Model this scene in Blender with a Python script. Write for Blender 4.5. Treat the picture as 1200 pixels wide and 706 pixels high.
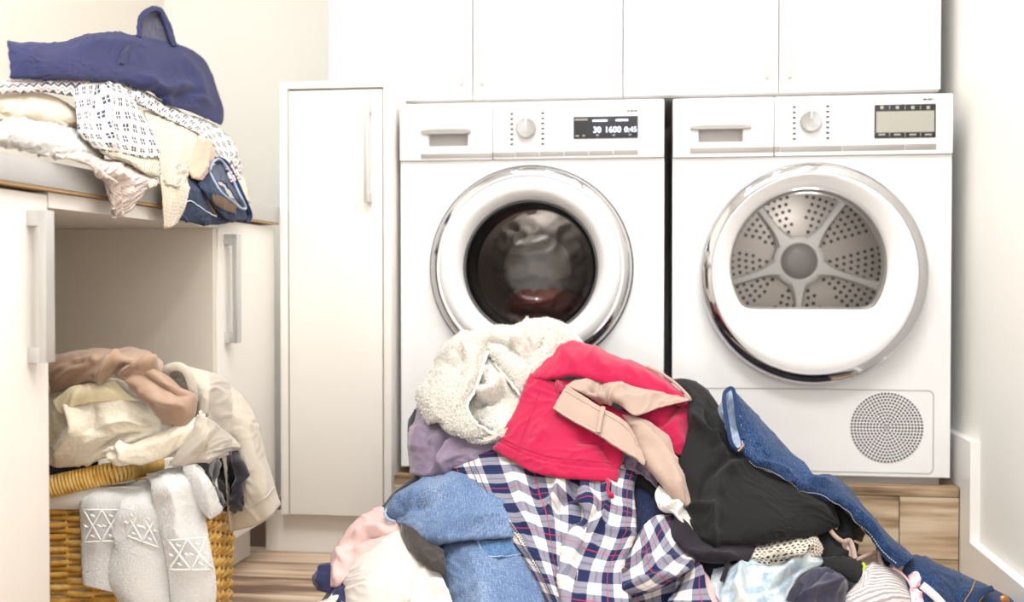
import bpy, bmesh, math, random
import numpy as np
from mathutils import Vector
for o in list(bpy.data.objects): bpy.data.objects.remove(o)
SC = bpy.context.scene
COL = SC.collection
random.seed(7); RNG = np.random.RandomState(7)
PI = math.pi
# ------------------------------------------------------------------ camera
F = 1300.0; CX, CY = 600.0, 353.0; HC = 0.63            # focal length in pixels of the 1200x706 frame
yaw = math.atan(170/F); pit = math.atan(22/F)
FW = np.array([-math.sin(yaw)*math.cos(pit), math.cos(yaw)*math.cos(pit), -math.sin(pit)])
RT = np.array([math.cos(yaw), math.sin(yaw), 0.0]); UP = np.cross(RT, FW); EYE = np.array([0, 0, HC])
cd = bpy.data.cameras.new('camera'); cam = bpy.data.objects.new('camera', cd); COL.objects.link(cam)
cam.location = EYE; cam.rotation_euler = (PI/2-pit, 0, yaw)
cd.sensor_width = 36; cd.lens = F/1200*36; cd.clip_start = .02
cd.dof.use_dof = True; cd.dof.focus_distance = 1.93; cd.dof.aperture_fstop = 2.6
SC.camera = cam
# ------------------------------------------------------------------ light
SC.view_settings.view_transform = 'Standard'; SC.view_settings.look = 'None'
SC.view_settings.gamma = 1; SC.view_settings.use_curve_mapping = False
SC.view_settings.exposure = 0.68
W = bpy.data.worlds.new('room_daylight'); SC.world = W; W.use_nodes = True
W.node_tree.nodes['Background'].inputs[0].default_value = (1.0, .995, .99, 1)
W.node_tree.nodes['Background'].inputs[1].default_value = 1.55
def area(name, loc, size, power, rot=(0, 0, 0), col=(1, .995, .985), shape='RECTANGLE', sy=None):
    l = bpy.data.lights.new(name, 'AREA'); l.shape = shape; l.size = size; l.size_y = sy or size
    l.energy = power; l.color = col
    o = bpy.data.objects.new(name, l); COL.objects.link(o); o.location = loc; o.rotation_euler = rot
    return o
area('ceiling_panel_light', (-.15, .75, 2.46), 1.3, 19, sy=.8)
for dx, dy in ((-.75, 1.75), (-.1, 1.9), (.45, 1.6), (-.5, .7), (.35, .6)):
    area('ceiling_downlight', (dx, dy, 2.47), .11, 4.0, shape='DISK', col=(1, .985, .96))
# ------------------------------------------------------------------ pixel -> place
def ray(px, py):
    px = np.asarray(px, float); py = np.asarray(py, float)
    return FW + RT*((px-CX)/F)[..., None] + UP*((CY-py)/F)[..., None]
def aty(px, py, Y):
    r = ray(px, py); return EYE + r*(np.asarray(Y, float)/r[..., 1])[..., None]
def atx(px, py, X):
    r = ray(px, py); return EYE + r*(np.asarray(X, float)/r[..., 0])[..., None]
def atz(px, py, Z):
    r = ray(px, py); return EYE + r*((np.asarray(Z, float)-HC)/r[..., 2])[..., None]
# ------------------------------------------------------------------ materials
def srgb(c):
    if isinstance(c, str): c = tuple(int(c[i:i+2], 16)/255 for i in (0, 2, 4))
    return tuple((v/12.92 if v <= .04045 else ((v+.055)/1.055)**2.4) for v in c)
class NT:
    def __init__(s, name):
        s.m = bpy.data.materials.new(name); s.m.use_nodes = True
        s.t = s.m.node_tree; s.b = s.t.nodes['Principled BSDF']; s.out = s.t.nodes['Material Output']
    def n(s, typ, **kw):
        nd = s.t.nodes.new('ShaderNode'+typ)
        for k, v in kw.items():
            if k in nd.bl_rna.properties: setattr(nd, k, v)
            else: nd.inputs[k.replace('_', ' ')].default_value = v
        return nd
    def l(s, a, b): s.t.links.new(a, b)
    def set(s, **kw):
        for k, v in kw.items():
            i = s.b.inputs[k.replace('_', ' ')]
            i.default_value = (*v, 1) if isinstance(v, tuple) and len(v) == 3 else v
        return s
    def math(s, op, a, b=None, c=None):
        nd = s.n('Math', operation=op)
        for i, v in enumerate((a, b, c)):
            if v is None: continue
            if isinstance(v, (int, float)): nd.inputs[i].default_value = v
            else: s.l(v, nd.inputs[i])
        return nd.outputs[0]
    def mix(s, fac, a, b, blend='MIX'):
        nd = s.n('MixRGB', blend_type=blend)
        for i, v in enumerate((fac, a, b)):
            if isinstance(v, (int, float)): nd.inputs[i].default_value = v
            elif isinstance(v, tuple): nd.inputs[i].default_value = (*v[:3], 1)
            else: s.l(v, nd.inputs[i])
        return nd.outputs[0]
    def uv(s): return s.n('UVMap').outputs[0]
    def coord(s, scale=(1, 1, 1), uv=True, rot=0):
        mp = s.n('Mapping'); mp.inputs['Scale'].default_value = scale; mp.inputs['Rotation'].default_value = (0, 0, rot)
        s.l(s.uv() if uv else s.n('TexCoord').outputs['Object'], mp.inputs[0]); return mp.outputs[0]
    def noise(s, vec, scale, detail=3, rough=.5):
        nd = s.n('TexNoise', Scale=scale, Detail=detail, Roughness=rough)
        if vec is not None: s.l(vec, nd.inputs['Vector'])
        return nd.outputs[0]
    def ramp(s, fac, stops):
        nd = s.n('ValToRGB'); e = nd.color_ramp.elements
        while len(e) < len(stops): e.new(.5)
        for el, (p, c) in zip(e, stops): el.position = p; el.color = (*c, 1)
        s.l(fac, nd.inputs[0]); return nd.outputs[0]
    def bump(s, h, strength=.3, dist=.001):
        nd = s.n('Bump', Strength=strength, Distance=dist); s.l(h, nd.inputs['Height']); s.l(nd.outputs[0], s.b.inputs['Normal'])
    def base(s, c): s.l(c, s.b.inputs['Base Color']); return s
def plain(name, col, rough=.4, metal=0.0, coat=0.0, spec=.5, var=.03):
    t = NT(name).set(Roughness=rough, Metallic=metal, Coat_Weight=coat)
    t.b.inputs['Specular IOR Level'].default_value = spec
    c = srgb(col)
    nz = t.noise(t.coord((1, 1, 1), uv=False), 6, 3)
    t.base(t.mix(nz, tuple(v*(1-var) for v in c), tuple(min(1, v*(1+var)) for v in c)))
    return t.m
def wood(name, cols, rough=.45, axis='x', scale=1.0, seedmix=True):
    t = NT(name).set(Roughness=rough)
    tc = t.n('TexCoord').outputs['Object']; oi = t.n('ObjectInfo').outputs['Random']
    off = t.n('CombineXYZ'); t.l(t.math('MULTIPLY', oi, 17.3), off.inputs[0]); t.l(t.math('MULTIPLY', oi, 5.1), off.inputs[1]); t.l(t.math('MULTIPLY', oi, 9.7), off.inputs[2])
    ad = t.n('VectorMath', operation='ADD'); t.l(tc, ad.inputs[0]); t.l(off.outputs[0], ad.inputs[1])
    mp = t.n('Mapping'); t.l(ad.outputs[0], mp.inputs[0])
    mp.inputs['Scale'].default_value = (1.5*scale, 22*scale, 22*scale) if axis == 'x' else (22*scale, 1.5*scale, 22*scale)
    n1 = t.noise(mp.outputs[0], 1.2, 5, .6)
    mp2 = t.n('Mapping'); t.l(ad.outputs[0], mp2.inputs[0]); mp2.inputs['Scale'].default_value = (2.5, 7, 7)
    n2 = t.noise(mp2.outputs[0], 1.6, 2)
    f = t.math('ADD', t.math('MULTIPLY', n1, .7), t.math('MULTIPLY', n2, .5))
    f = t.math('ADD', f, t.math('MULTIPLY', t.math('SUBTRACT', oi, .5), .22))
    t.base(t.ramp(f, [(.45, srgb(cols[0])), (.54, srgb(cols[1])), (.62, srgb(cols[2])), (.72, srgb(cols[3]))]))
    t.bump(n1, .15, .001)
    return t.m
MT = {}
MT['white'] = plain('white_lacquer', 'F3F1EE', .28, var=.01)
MT['cab'] = plain('white_cabinet_laminate', 'EEEAE4', .38, var=.01)
MT['appl'] = plain('white_enamel', 'F0F0F1', .22, coat=.3, var=.005)
MT['wall'] = plain('cream_wall_paint', 'EFE9DF', .75, var=.015)
MT['wallw'] = plain('white_wall_paint', 'F3F2EE', .7, var=.01)
MT['gloss_panel'] = plain('white_gloss_board', 'F2F0EC', .2, var=.01)
MT['ceil'] = plain('ceiling_paint', 'F4F2EE', .8)
MT['niche'] = plain('niche_laminate', 'E2DACE', .5, var=.02)
MT['steel'] = plain('brushed_steel', 'CBCAC8', .34, metal=.55)
MT['alu'] = plain('aluminium_edge', 'C2C1C0', .36, metal=.5, var=.02)
MT['chrome'] = plain('chrome', 'CACACD', .06, metal=1, var=0)
MT['dial'] = plain('dial_metal', 'B2B1B1', .25, metal=.8)
MT['silver'] = plain('silver_plastic', '9F9B99', .35, metal=.4)
MT['brownedge'] = plain('chipboard_edge', 'A8875F', .7, var=.1)
MT['dark'] = plain('black_plastic', '232327', .35)
MT['gap'] = plain('dark_gap', '1B1B1E', .7)
MT['navy_side'] = plain('dark_blue_side_panel', '3A4260', .25, coat=.3)  # dark blue for the washer's right side only; its casing is white
MT['grey'] = plain('grey_plastic', 'B9B5B2', .4)
MT['print'] = plain('grey_print', 'A6A3A3', .6)
MT['printd'] = plain('dark_print', '5A5757', .6)
MT['lightprint'] = plain('pale_print', 'D2CFCE', .6)
MT['lcd'] = plain('lcd_glass', 'A9A89E', .3)
MT['drum'] = plain('drum_metal', 'B9B1AA', .38, metal=.45)
MT['hole'] = plain('perforation', '35302D', .7)
MT['gasket'] = plain('rubber_gasket', '56565A', .45)
MT['floor'] = wood('oak_floor', ('6F5846', 'A18770', 'C0A78E', 'D3BEA6'), .4)
MT['step'] = wood('knotty_oak_step', ('6E5742', 'A58B6E', 'C0A88A', 'D5C3A9'), .5, scale=1.7)
def glass(name, tint, gloss_col, fres):
    t = NT(name); t.t.nodes.remove(t.b)
    a = t.n('BsdfTransparent'); a.inputs[0].default_value = (*tint, 1)
    g = t.n('BsdfGlossy', Roughness=.03); g.inputs[0].default_value = (*gloss_col, 1)
    lw = t.n('LayerWeight', Blend=fres); mx = t.n('MixShader')
    t.l(lw.outputs['Fresnel'], mx.inputs[0]); t.l(a.outputs[0], mx.inputs[1]); t.l(g.outputs[0], mx.inputs[2]); t.l(mx.outputs[0], t.out.inputs[0])
    return t.m
MT['glass_dark'] = glass('smoked_glass', (.42, .39, .37), (.9, .9, .9), .32)
MT['glass_clear'] = glass('clear_glass', (.86, .85, .84), (1, 1, 1), .25)
def emit(name, col, s):
    t = NT(name).set(Base_Color=srgb(col), Emission_Color=srgb(col), Emission_Strength=s, Roughness=.4); return t.m
MT['led_on'] = emit('display_glow', 'C8DAFF', 1.6)
# ------------------------------------------------------------------ object helpers
def link(name, me, mats, parent=None, smooth=False, kind=None):
    o = bpy.data.objects.new(name, me); COL.objects.link(o)
    for m in (mats if isinstance(mats, (list, tuple)) else [mats]): me.materials.append(m)
    if parent is not None: o.parent = parent
    if smooth: me.polygons.foreach_set('use_smooth', [True]*len(me.polygons))
    if kind: o['kind'] = kind
    return o
def mesh(name, v, f):
    me = bpy.data.meshes.new(name); me.from_pydata([tuple(p) for p in v], [], [tuple(q) for q in f]); me.update(); return me
def tag(o, label, cat, group=None):
    o['label'] = label; o['category'] = cat
    if group: o['group'] = group
    return o
def empty(name, loc, label, cat, group=None):
    o = bpy.data.objects.new(name, None); COL.objects.link(o); o.location = loc; o.empty_display_size = .05
    return tag(o, label, cat, group)
def struct(o): o['kind'] = 'structure'; return o
class MB:                       # collects solids for one mesh; world coordinates
    def __init__(s): s.v = []; s.f = []
    def add(s, v, f):
        b = len(s.v); s.v += [tuple(p) for p in v]; s.f += [tuple(i+b for i in q) for q in f]; return s
    def box(s, x0, x1, y0, y1, z0, z1, bev=0.0, seg=2):
        bm = bmesh.new(); bmesh.ops.create_cube(bm, size=1)
        for v in bm.verts: v.co = Vector(((x0+x1)/2+v.co.x*(x1-x0), (y0+y1)/2+v.co.y*(y1-y0), (z0+z1)/2+v.co.z*(z1-z0)))
        if bev: bmesh.ops.bevel(bm, geom=bm.edges[:], offset=min(bev, .45*min(x1-x0, y1-y0, z1-z0)), segments=seg, affect='EDGES', profile=.6)
        bm.verts.index_update(); s.add([v.co[:] for v in bm.verts], [[v.index for v in f.verts] for f in bm.faces]); bm.free(); return s
    def lathe(s, cx, y, cz, prof, n=96, close=False):   # prof: (radius, dy); axis along Y
        v = []
        for r, dy in prof:
            for k in range(n):
                a = 2*PI*k/n; v.append((cx+r*math.cos(a), y+dy, cz+r*math.sin(a)))
        f = []
        for i in range(len(prof)-1):
            for k in range(n):
                k2 = (k+1) % n; f.append((i*n+k, i*n+k2, (i+1)*n+k2, (i+1)*n+k))
        if close: f.append(tuple(range((len(prof)-1)*n, len(prof)*n)))
        return s.add(v, f)
    def tube(s, pts, r, n=8, closed=False):
        P = np.asarray(pts, float); m = len(P); R = np.broadcast_to(np.asarray(r, float), (m,))
        T = np.gradient(P, axis=0) if not closed else np.roll(P, -1, 0)-np.roll(P, 1, 0)
        T /= np.linalg.norm(T, axis=1)[:, None]+1e-9
        up = np.array([0, 0, 1.0]) if abs(T[0, 2]) < .9 else np.array([1.0, 0, 0])
        v = []
        for i in range(m):
            a = np.cross(T[i], up); a /= np.linalg.norm(a)+1e-9; b = np.cross(a, T[i]); up = b
            for k in range(n):
                t = 2*PI*k/n; v.append(P[i]+R[i]*(a*math.cos(t)+b*math.sin(t)))
        f = []
        for i in range(m if closed else m-1):
            j = (i+1) % m
            for k in range(n):
                k2 = (k+1) % n; f.append((i*n+k, i*n+k2, j*n+k2, j*n+k))
        if not closed: f.append(tuple(range(n))[::-1]); f.append(tuple(range((m-1)*n, m*n)))
        return s.add(v, f)
    def build(s, name, mat, parent=None, smooth=False, kind=None):
        o = link(name, mesh(name, s.v, s.f), mat, None, smooth, kind)
        if parent is not None:
            o.parent = parent; o.matrix_parent_inverse = parent_inv(parent)
        return o
def parent_inv(p):
    from mathutils import Matrix
    return Matrix() if p.parent is not None else Matrix.Translation(p.location).inverted()
def autosmooth(o, deg=35):
    me = o.data; me.polygons.foreach_set('use_smooth', [True]*len(me.polygons))
    try: me.set_sharp_from_angle(angle=math.radians(deg))
    except Exception: pass
    return o
def bx(name, mat, parent, *a, bev=.0, **k):
    o = MB().box(*a, bev=bev).build(name, mat, parent, **k); return autosmooth(o) if bev else o
def text(name, s, mat, parent, x, z, y, size, align='CENTER'):
    c = bpy.data.curves.new(name, 'FONT'); c.body = s; c.size = size; c.align_x = align; c.align_y = 'CENTER'; c.extrude = .0002
    o = bpy.data.objects.new(name, c); COL.objects.link(o)
    dg = bpy.context.evaluated_depsgraph_get(); me = bpy.data.meshes.new_from_object(o.evaluated_get(dg)); bpy.data.objects.remove(o)
    n = len(me.vertices); co = np.empty(n*3); me.vertices.foreach_get('co', co); co = co.reshape(-1, 3)
    w = np.stack([x+co[:, 0], y-co[:, 2], z+co[:, 1]], 1); me.vertices.foreach_set('co', w.ravel()); me.update()
    me.materials.clear()
    t = link(name, me, mat); t.parent = parent; t.matrix_parent_inverse = parent_inv(parent); return t

# ================================================================== setting
YF = 2.5                                  # front plane of both machines
def fp(px, py, Y=YF): p = aty(px, py, Y); return float(p[0]), float(p[2])
XW = float(aty(1124, 572.5, YF-.02)[0])+.022   # right wall
XC = float(aty(327, 243, 2.45)[0])        # front edge of left worktop
XL = XC-.60; YB = 3.16; ZT = 2.5; Y0 = -1.2
struct(bx('wall_back', MT['wallw'], None, XL-.1, XW+.1, YB, YB+.1, -.05, ZT))
struct(bx('wall_left', MT['wall'], None, XL-.1, XL, Y0, YB, -.05, ZT))
struct(bx('wall_right', MT['wallw'], None, XW, XW+.1, Y0, YB, -.05, ZT))
struct(bx('ceiling', MT['ceil'], None, XL-.1, XW+.1, Y0, YB+.1, ZT, ZT+.1))
for a_ in ((XL-.1, -1.3, 0, ZT), (.5, XW+.1, 0, ZT), (-1.3, .5, -.05, .08), (-1.3, .5, 2.25, ZT)):   # unseen wall behind the camera, its opening added and sized for frontal fill light
    struct(bx('wall_front', MT['wall'], None, a_[0], a_[1], Y0-.1, Y0, a_[2], a_[3]))
fl = struct(bx('floor', plain('subfloor_joint', '6B5540', .8), None, XL, XW, Y0, YB, -.06, -.008))
pm = {}
for r in range(14):
    y0 = .74+r*.128; x = XL+.003-(r*.417) % 1.15
    while x < XW:
        a, b = max(x, XL+.002), min(x+1.148, XW-.002)
        if b-a > .03:
            o = MB().box(-(b-a)/2, (b-a)/2, 0, .1262, -.0078, 0, bev=.0015).build('plank', MT['floor'])
            o.location = ((a+b)/2, y0, 0); o.parent = fl
        x += 1.15
# wooden step under the machines
ZP = float(aty(1124, 572.5, YF-.02)[2])    # its top
XP0 = float(aty(460, 556, YF-.02)[0])
st = struct(MB().box(XP0, XW-.022, YF, YB-.002, -.007, ZP-.02).build('platform', MT['step']))
sx = float(aty(1054, 600, YF-.02)[0]); zj = float(aty(1054, 655, YF-.02)[2])
for (a, b, z0, z1) in ((XP0, XP0+.62, zj+.001, ZP-.0215), (XP0+.622, sx-.001, zj+.001, ZP-.0215), (sx+.001, XW-.022, zj+.001, ZP-.0215), (XP0, XP0+.9, 0, zj-.001), (XP0+.902, XW-.022, 0, zj-.001)):
    o = MB().box(-(b-a)/2, (b-a)/2, -.018, 0, z0, z1, bev=.001).build('board', MT['step']); o.location = ((a+b)/2, YF-.002, 0); o.parent = st
for k, y in enumerate((YF-.02, YF+.20, YF+.42)):
    o = MB().box((XP0-XW+.022)/2, (XW-.022-XP0)/2, 0, .218, -.02, 0, bev=.0015).build('board', MT['step']); o.location = ((XP0+XW-.022)/2, y, ZP); o.parent = st
# skirting board stepping down over the platform
bh = float(aty(1113.4, 509, YF+.02)[2]); yv = .0
py_ = atx(1137, 636.5, XW-.02); yv = float(py_[1]); zb = float(py_[2])
pr = [(Y0, 0), (YF-.022, 0), (YF-.022, ZP+.0006), (YB-.002, ZP+.0006), (YB-.002, bh), (yv, bh), (yv, zb), (Y0, zb)]
bm_ = MB().add([(x, y, z) for x in (XW-.021, XW-.0005) for y, z in pr], [tuple(range(8)), tuple(range(15, 7, -1))]+[(i, (i+1) % 8, 8+(i+1) % 8, 8+i) for i in range(8)])
struct(bm_.build('baseboard_right', MT['white']))

# ================================================================== upper cabinets
YU = 2.6
xs = [float(aty(p, 100, YU)[0]) for p in (385, 554, 730, 912.5, 1103)]; ZU = float(aty(1103, 105.5, YU)[2])
def bar_handle(parent, mat, p0, p1, out, w=.008, t=.012):      # D-shaped bar: two feet and a grip, axis vertical
    (x, y, z0), z1 = p0, p1; ox, oy = out
    m = MB(); L = math.hypot(ox, oy); ux, uy = ox/L, oy/L; vx, vy = -uy, ux
    def b(a0, a1, c0, c1, zz0, zz1):
        xs_ = [x+ux*a+vx*c for a in (a0, a1) for c in (c0, c1)]; ys_ = [y+uy*a+vy*c for a in (a0, a1) for c in (c0, c1)]
        m.box(min(xs_), max(xs_), min(ys_), max(ys_), zz0, zz1, bev=.0012)
    b(L-t, L, -w/2, w/2, z0, z1); b(-.0005, L-t*.9, -w/2, w/2, z0, z0+.022); b(-.0005, L-t*.9, -w/2, w/2, z1-.022, z1)
    return autosmooth(m.build('handle', mat, parent))
for i, lab in ((0, 'white two-door wall cabinet above the washing machine, narrow bar handles'), (2, 'white two-door wall cabinet above the tumble dryer, beside right wall')):
    x0, x1, xm = xs[i], xs[i+2], xs[i+1]
    e = empty('wall_cabinet', ((x0+x1)/2, YB, ZU), lab, 'cabinet', 'wall cabinets')
    bx('body', MT['white'], e, x0+.0008, x1-.0008, YU+.02, YB-.001, ZU, 2.1)
    for (a, b_, hx) in ((x0+.0015, xm-.0015, xm-.026), (xm+.0015, x1-.0015, xm+.024)):
        d = bx('door', MT['white'], e, a, b_, YU, YU+.0185, ZU+.002, 2.098, bev=.0012)
        bar_handle(d, MT['steel'], (hx, YU, float(aty(560, 101, YU)[2])), float(aty(560, 101, YU)[2])+.32, (0, -.032), w=.009)

# ================================================================== tall cabinet
YT = 2.45
x0, x1 = float(aty(328, 300, YT)[0]), float(aty(458, 300, YT)[0]); zt = float(aty(400, 94.5, YT)[2]); zd = float(aty(400, 605, YT)[2])
e = empty('tall_cabinet', ((x0+x1)/2, YT+.3, 0), 'narrow tall white cabinet with long handle beside the washing machine', 'cabinet')
tw = .0175
m = MB().box(x0, x0+tw, YT+.002, YB-.05, zd-.001, zt, bev=.001).box(x1-tw, x1, YT+.002, YB-.05, zd-.001, zt, bev=.001).box(x0+tw, x1-tw, YT+.002, YB-.05, zt-tw*.9, zt, bev=.001).box(x0+tw, x1-tw, YT+.03, YB-.05, zd, zt-tw)
autosmooth(m.build('carcass', MT['cab'], e))
d = bx('door', MT['cab'], e, x0+tw+.003, x1-tw-.003, YT+.004, YT+.024, zd, zt-tw-.003, bev=.0012)
hx = float(aty(429, 180, YT-.03)[0]); h0, h1 = float(aty(428, 237, YT-.03)[2]), float(aty(428, 119, YT-.03)[2])
bar_handle(d, MT['steel'], (hx, YT+.0045, h0), h1, (0, -.034), w=.011)
bx('plinth', MT['cab'], e, x0-.05, x1, YT+.04, YT+.055, 0.001, zd-.002)

# ================================================================== left run: worktop, cabinets, open niche
ZC = float(aty(327, 243, 2.45)[2]); ZC0 = ZC-.037
ya, yb_, yc = [float(atx(p, 400, XC-.012)[1]) for p in (58, 256, 322)]
e = empty('worktop', (XL+.3, 1.6, ZC0), 'white worktop with brushed grey metal front edge carrying the folded clothes', 'worktop')
bx('slab', plain('worktop_laminate', 'E9E6E1', .35), e, XL+.001, XC-.003, .6, YT+.0015, ZC0+.0005, ZC, bev=.001)
bx('front_edge', MT['alu'], e, XC-.0028, XC, .6, YT+.0015, ZC0+.0005, ZC, bev=.001)
bx('chipboard_underside', MT['brownedge'], e, XL+.001, XC-.001, .6, YT+.0015, ZC0-.004, ZC0)
def handle_x(parent, px, pya, pyb, X):      # handle standing out along +X; px is the foot on the door plane X
    q = atx(px, (pya+pyb)/2, X); y = float(q[1])
    a = atx(px, pya, X)[2]; b = atx(px, pyb, X)[2]
    return bar_handle(parent, MT['steel'], (X, y, float(b)), float(a), (.028, 0), w=.024, t=.011)
XD = XC-.012
e = empty('base_cabinet', (XL+.3, (ya+1.0)/2, 0), 'white base cabinet with long handle left of the open niche', 'cabinet')
zc1 = ZC0-.005
bx('carcass', MT['cab'], e, XL+.002, XD-.021, 1.0, ya-.001, .09, zc1-.001)
d = bx('door', MT['cab'], e, XD-.02, XD, 1.005, ya-.003,   .095, min(zc1-.004, float(atx(20, 214, XD)[2])), bev=.0015)
handle_x(d, 37, 247, 425, XD)
bx('plinth', MT['cab'], e, XL+.002, XD-.06, 1.0, ya-.001, .001, .088)
e = empty('niche_panel', (XL+.3, (ya+yb_)/2, 0), 'open niche lining between the two base cabinets around the wicker basket', 'shelf niche')
bx('top_panel', MT['cab'], e, XL+.002, XD, ya, yb_, zc1-.022, zc1)
bx('back_panel', MT['niche'], e, XL+.002, XL+.012, ya, yb_, .002, zc1-.0225)
bx('side_panel', MT['niche'], e, XL+.0125, XD-.004, yb_-.018, yb_-.0002, .002, zc1-.0225)
bx('side_panel', MT['niche'], e, XL+.0125, XD-.02, ya+.0002, ya+.016, .002, zc1-.0225)
e = empty('base_cabinet', (XL+.3, (yb_+yc)/2, 0), 'narrow white base cabinet with handle between niche and tall cabinet', 'cabinet')
zbt = float(atx(300, 602, XD)[2])
bx('carcass', MT['cab'], e, XL+.002, XD-.021, yb_+.0005, YT-.001, .09, zc1-.001)
d = bx('door', MT['cab'], e, XD-.02, XD, yb_+.0015, yc, .095, zc1-.004, bev=.0015)
handle_x(d, 265, 275, 402, XD)
bx('filler_strip', MT['cab'], e, XD-.02, XD-.002, yc+.002, YT-.001, .095, zc1-.004)
bx('plinth', MT['cab'], e, XL+.002, XD-.06, yb_+.0005, YT-.001, .001, .088)

# ================================================================== machines
def ring_plate(inner, outer, n=160):       # inner/outer: functions angle -> (x, y, z); list of rings
    rings = [inner] if callable(inner) else list(inner)
    rings = rings + [outer]
    v = []; f = []
    for fn in rings:
        for k in range(n): v.append(fn(2*PI*k/n))
    for i in range(len(rings)-1):
        for k in range(n):
            k2 = (k+1) % n; f.append((i*n+k, i*n+k2, (i+1)*n+k2, (i+1)*n+k))
    return v, f
def rect_fn(cx, cz, x0, x1, z0, z1, y):
    def fn(a):
        c, s = math.cos(a), math.sin(a)
        t = min(((x1-cx)/c if c > 1e-9 else (x0-cx)/c if c < -1e-9 else 1e9), ((z1-cz)/s if s > 1e-9 else (z0-cz)/s if s < -1e-9 else 1e9))
        return (cx+c*t, y, cz+s*t)
    return fn
def circ_fn(cx, cz, r, y): return lambda a: (cx+r*math.cos(a), y, cz+r*math.sin(a))
def snap_angles(v): return v
def machine(name, label, pl, pr, ytop_l, ybot, cat):
    x0 = fp(pl, 330)[0]; x1 = fp(pr, 330)[0]; zt_ = fp(*ytop_l)[1]; zb_ = fp(*ybot)[1]
    e = empty(name, ((x0+x1)/2, YF+.29, ZP), label, cat)
    return e, x0, x1, zb_, zt_
def front_panel(e, x0, x1, z0, z1, cx, cz, r, mat):
    n = 160
    # ring of quads between round opening and rectangle, with extra points at the corners
    angs = sorted(set([2*PI*k/n for k in range(n)]+[math.atan2(z-cz, x-cx) % (2*PI) for x in (x0, x1) for z in (z0, z1)]))
    rf = rect_fn(cx, cz, x0, x1, z0, z1, YF); v = []; N = len(angs)
    back = rect_fn(cx, cz, x0, x1, z0, z1, YF+.02)
    for fn in (circ_fn(cx, cz, r, YF+.02), circ_fn(cx, cz, r, YF), rf, back):
        for a in angs: v.append(fn(a))
    f = []
    for i in range(3):
        for k in range(N):
            k2 = (k+1) % N; f.append((i*N+k, i*N+k2, (i+1)*N+k2, (i+1)*N+k))
    o = link('front_panel', mesh('front_panel', v, f), mat); o.parent = e; o.matrix_parent_inverse = parent_inv(e); return o
def casing(e, x0, x1, z0, z1, side_r):
    m = MB().box(x0, x0+.004, YF+.021, YF+.58, z0, z1).box(x0+.004, x1-.004, YF+.021, YF+.58, z1-.012, z1, bev=.003).box(x0+.004, x1-.004, YF+.576, YF+.58, z0, z1-.012).box(x0+.004, x1-.004, YF+.021, YF+.576, z0, z0+.004)
    m.build('casing', MT['appl'], e)
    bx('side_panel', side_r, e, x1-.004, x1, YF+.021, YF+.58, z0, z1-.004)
    for sx_ in (x0+.05, x1-.05):
        for y in (YF+.06, YF+.52):
            MB().lathe(sx_, 0, 0, [(.016, 0)], 4) if False else None
            o = MB().box(sx_-.016, sx_+.016, y-.016, y+.016, ZP+.0004, z0+.001, bev=.004).build('foot', MT['gasket'], e)
def dial(e, px, py, r):
    x, z = fp(px, py)
    k = MB().lathe(x, YF-.011, z, [(r*1.12, .011), (r*1.12, .004), (r*1.0, .002), (r*.98, -.014), (r*.9, -.017), (r*.3, -.0145), (.0005, -.0145)], 48).build('program_dial', MT['dial'], e); autosmooth(k, 40)
    MB().box(x-.0012, x+.0012, YF-.0285, YF-.0245, z+r*.25, z+r*.9, bev=.0005).build('pointer', MT['white'], k)
def leds(e, px, ys, w=.0035, h=.0022, mat='printd'):
    for y in ys:
        x, z = fp(px, y); bx('indicator_light', MT[mat], e, x-w, x+w, YF-.0125, YF-.011, z-h, z+h)
def caption(e, p0, p1, y, mat='lightprint', h=.0016):
    xa, z = fp(p0, y); xb, _ = fp(p1, y); m = MB(); x = xa
    while x < xb:                       # unreadable fine print: a row of word-length dashes
        w = random.uniform(.004, .009); m.box(x, min(x+w, xb), YF-.0116, YF-.011, z-h, z+h); x += w+.0016
    return m.build('caption', MT[mat], e)
def panel(e, x0, x1, zs, z1, px_seam, lip, bowl):
    """control fascia: drawer at left of the seam and the main fascia at its right, 11 mm proud"""
    xs_ = fp(px_seam, 150)[0]
    bx('fascia', MT['appl'], e, xs_+.0006, x1, YF-.011, YF+.02, zs+.001, z1, bev=.004)
    lx0, lz1 = fp(lip[0], lip[1]); lx1, lz0 = fp(lip[2], lip[3]); bx0, bz1 = fp(bowl[0], bowl[1]); bx1, bz0 = fp(bowl[2], bowl[3])
    m = MB().box(x0, bx0, YF-.011, YF+.02, zs+.001, z1, bev=.003).box(bx1, xs_-.0006, YF-.011, YF+.02, zs+.001, z1, bev=.003)
    m.box(bx0-.006, bx1+.006, YF-.0111, YF+.02, zs+.001, bz0, bev=.002).box(bx0-.006, bx1+.006, YF-.0111, YF+.02, bz1, z1, bev=.003)
    d = autosmooth(m.build('detergent_drawer', MT['appl'], e))
    bx('grip_recess', MT['grey'], d, bx0-.001, bx1+.001, YF+.008, YF+.018, bz0-.001, bz1+.001)
    m = MB(); n = 14; v = []
    for k in range(n+1):                # lip: a slim bar swelling in the middle
        t = k/n; x = lx0+(lx1-lx0)*t; w = (lz1-lz0)*(.5+.5*min(1, 6*min(t, 1-t)+.15)); zc = (lz0+lz1)/2
        v += [(x, YF-.0105, zc+w/2), (x, YF-.019, zc+w*.35), (x, YF-.020, zc-w*.4), (x, YF-.0105, zc-w/2)]
    f = [(4*k+j, 4*k+(j+1) % 4, 4*k+4+(j+1) % 4, 4*k+4+j) for k in range(n) for j in range(4)]+[(3, 2, 1, 0), (4*n, 4*n+1, 4*n+2, 4*n+3)]
    m.add(v, f); autosmooth(m.build('grip_lip', MT['silver'], d), 50)
    return d
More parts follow.
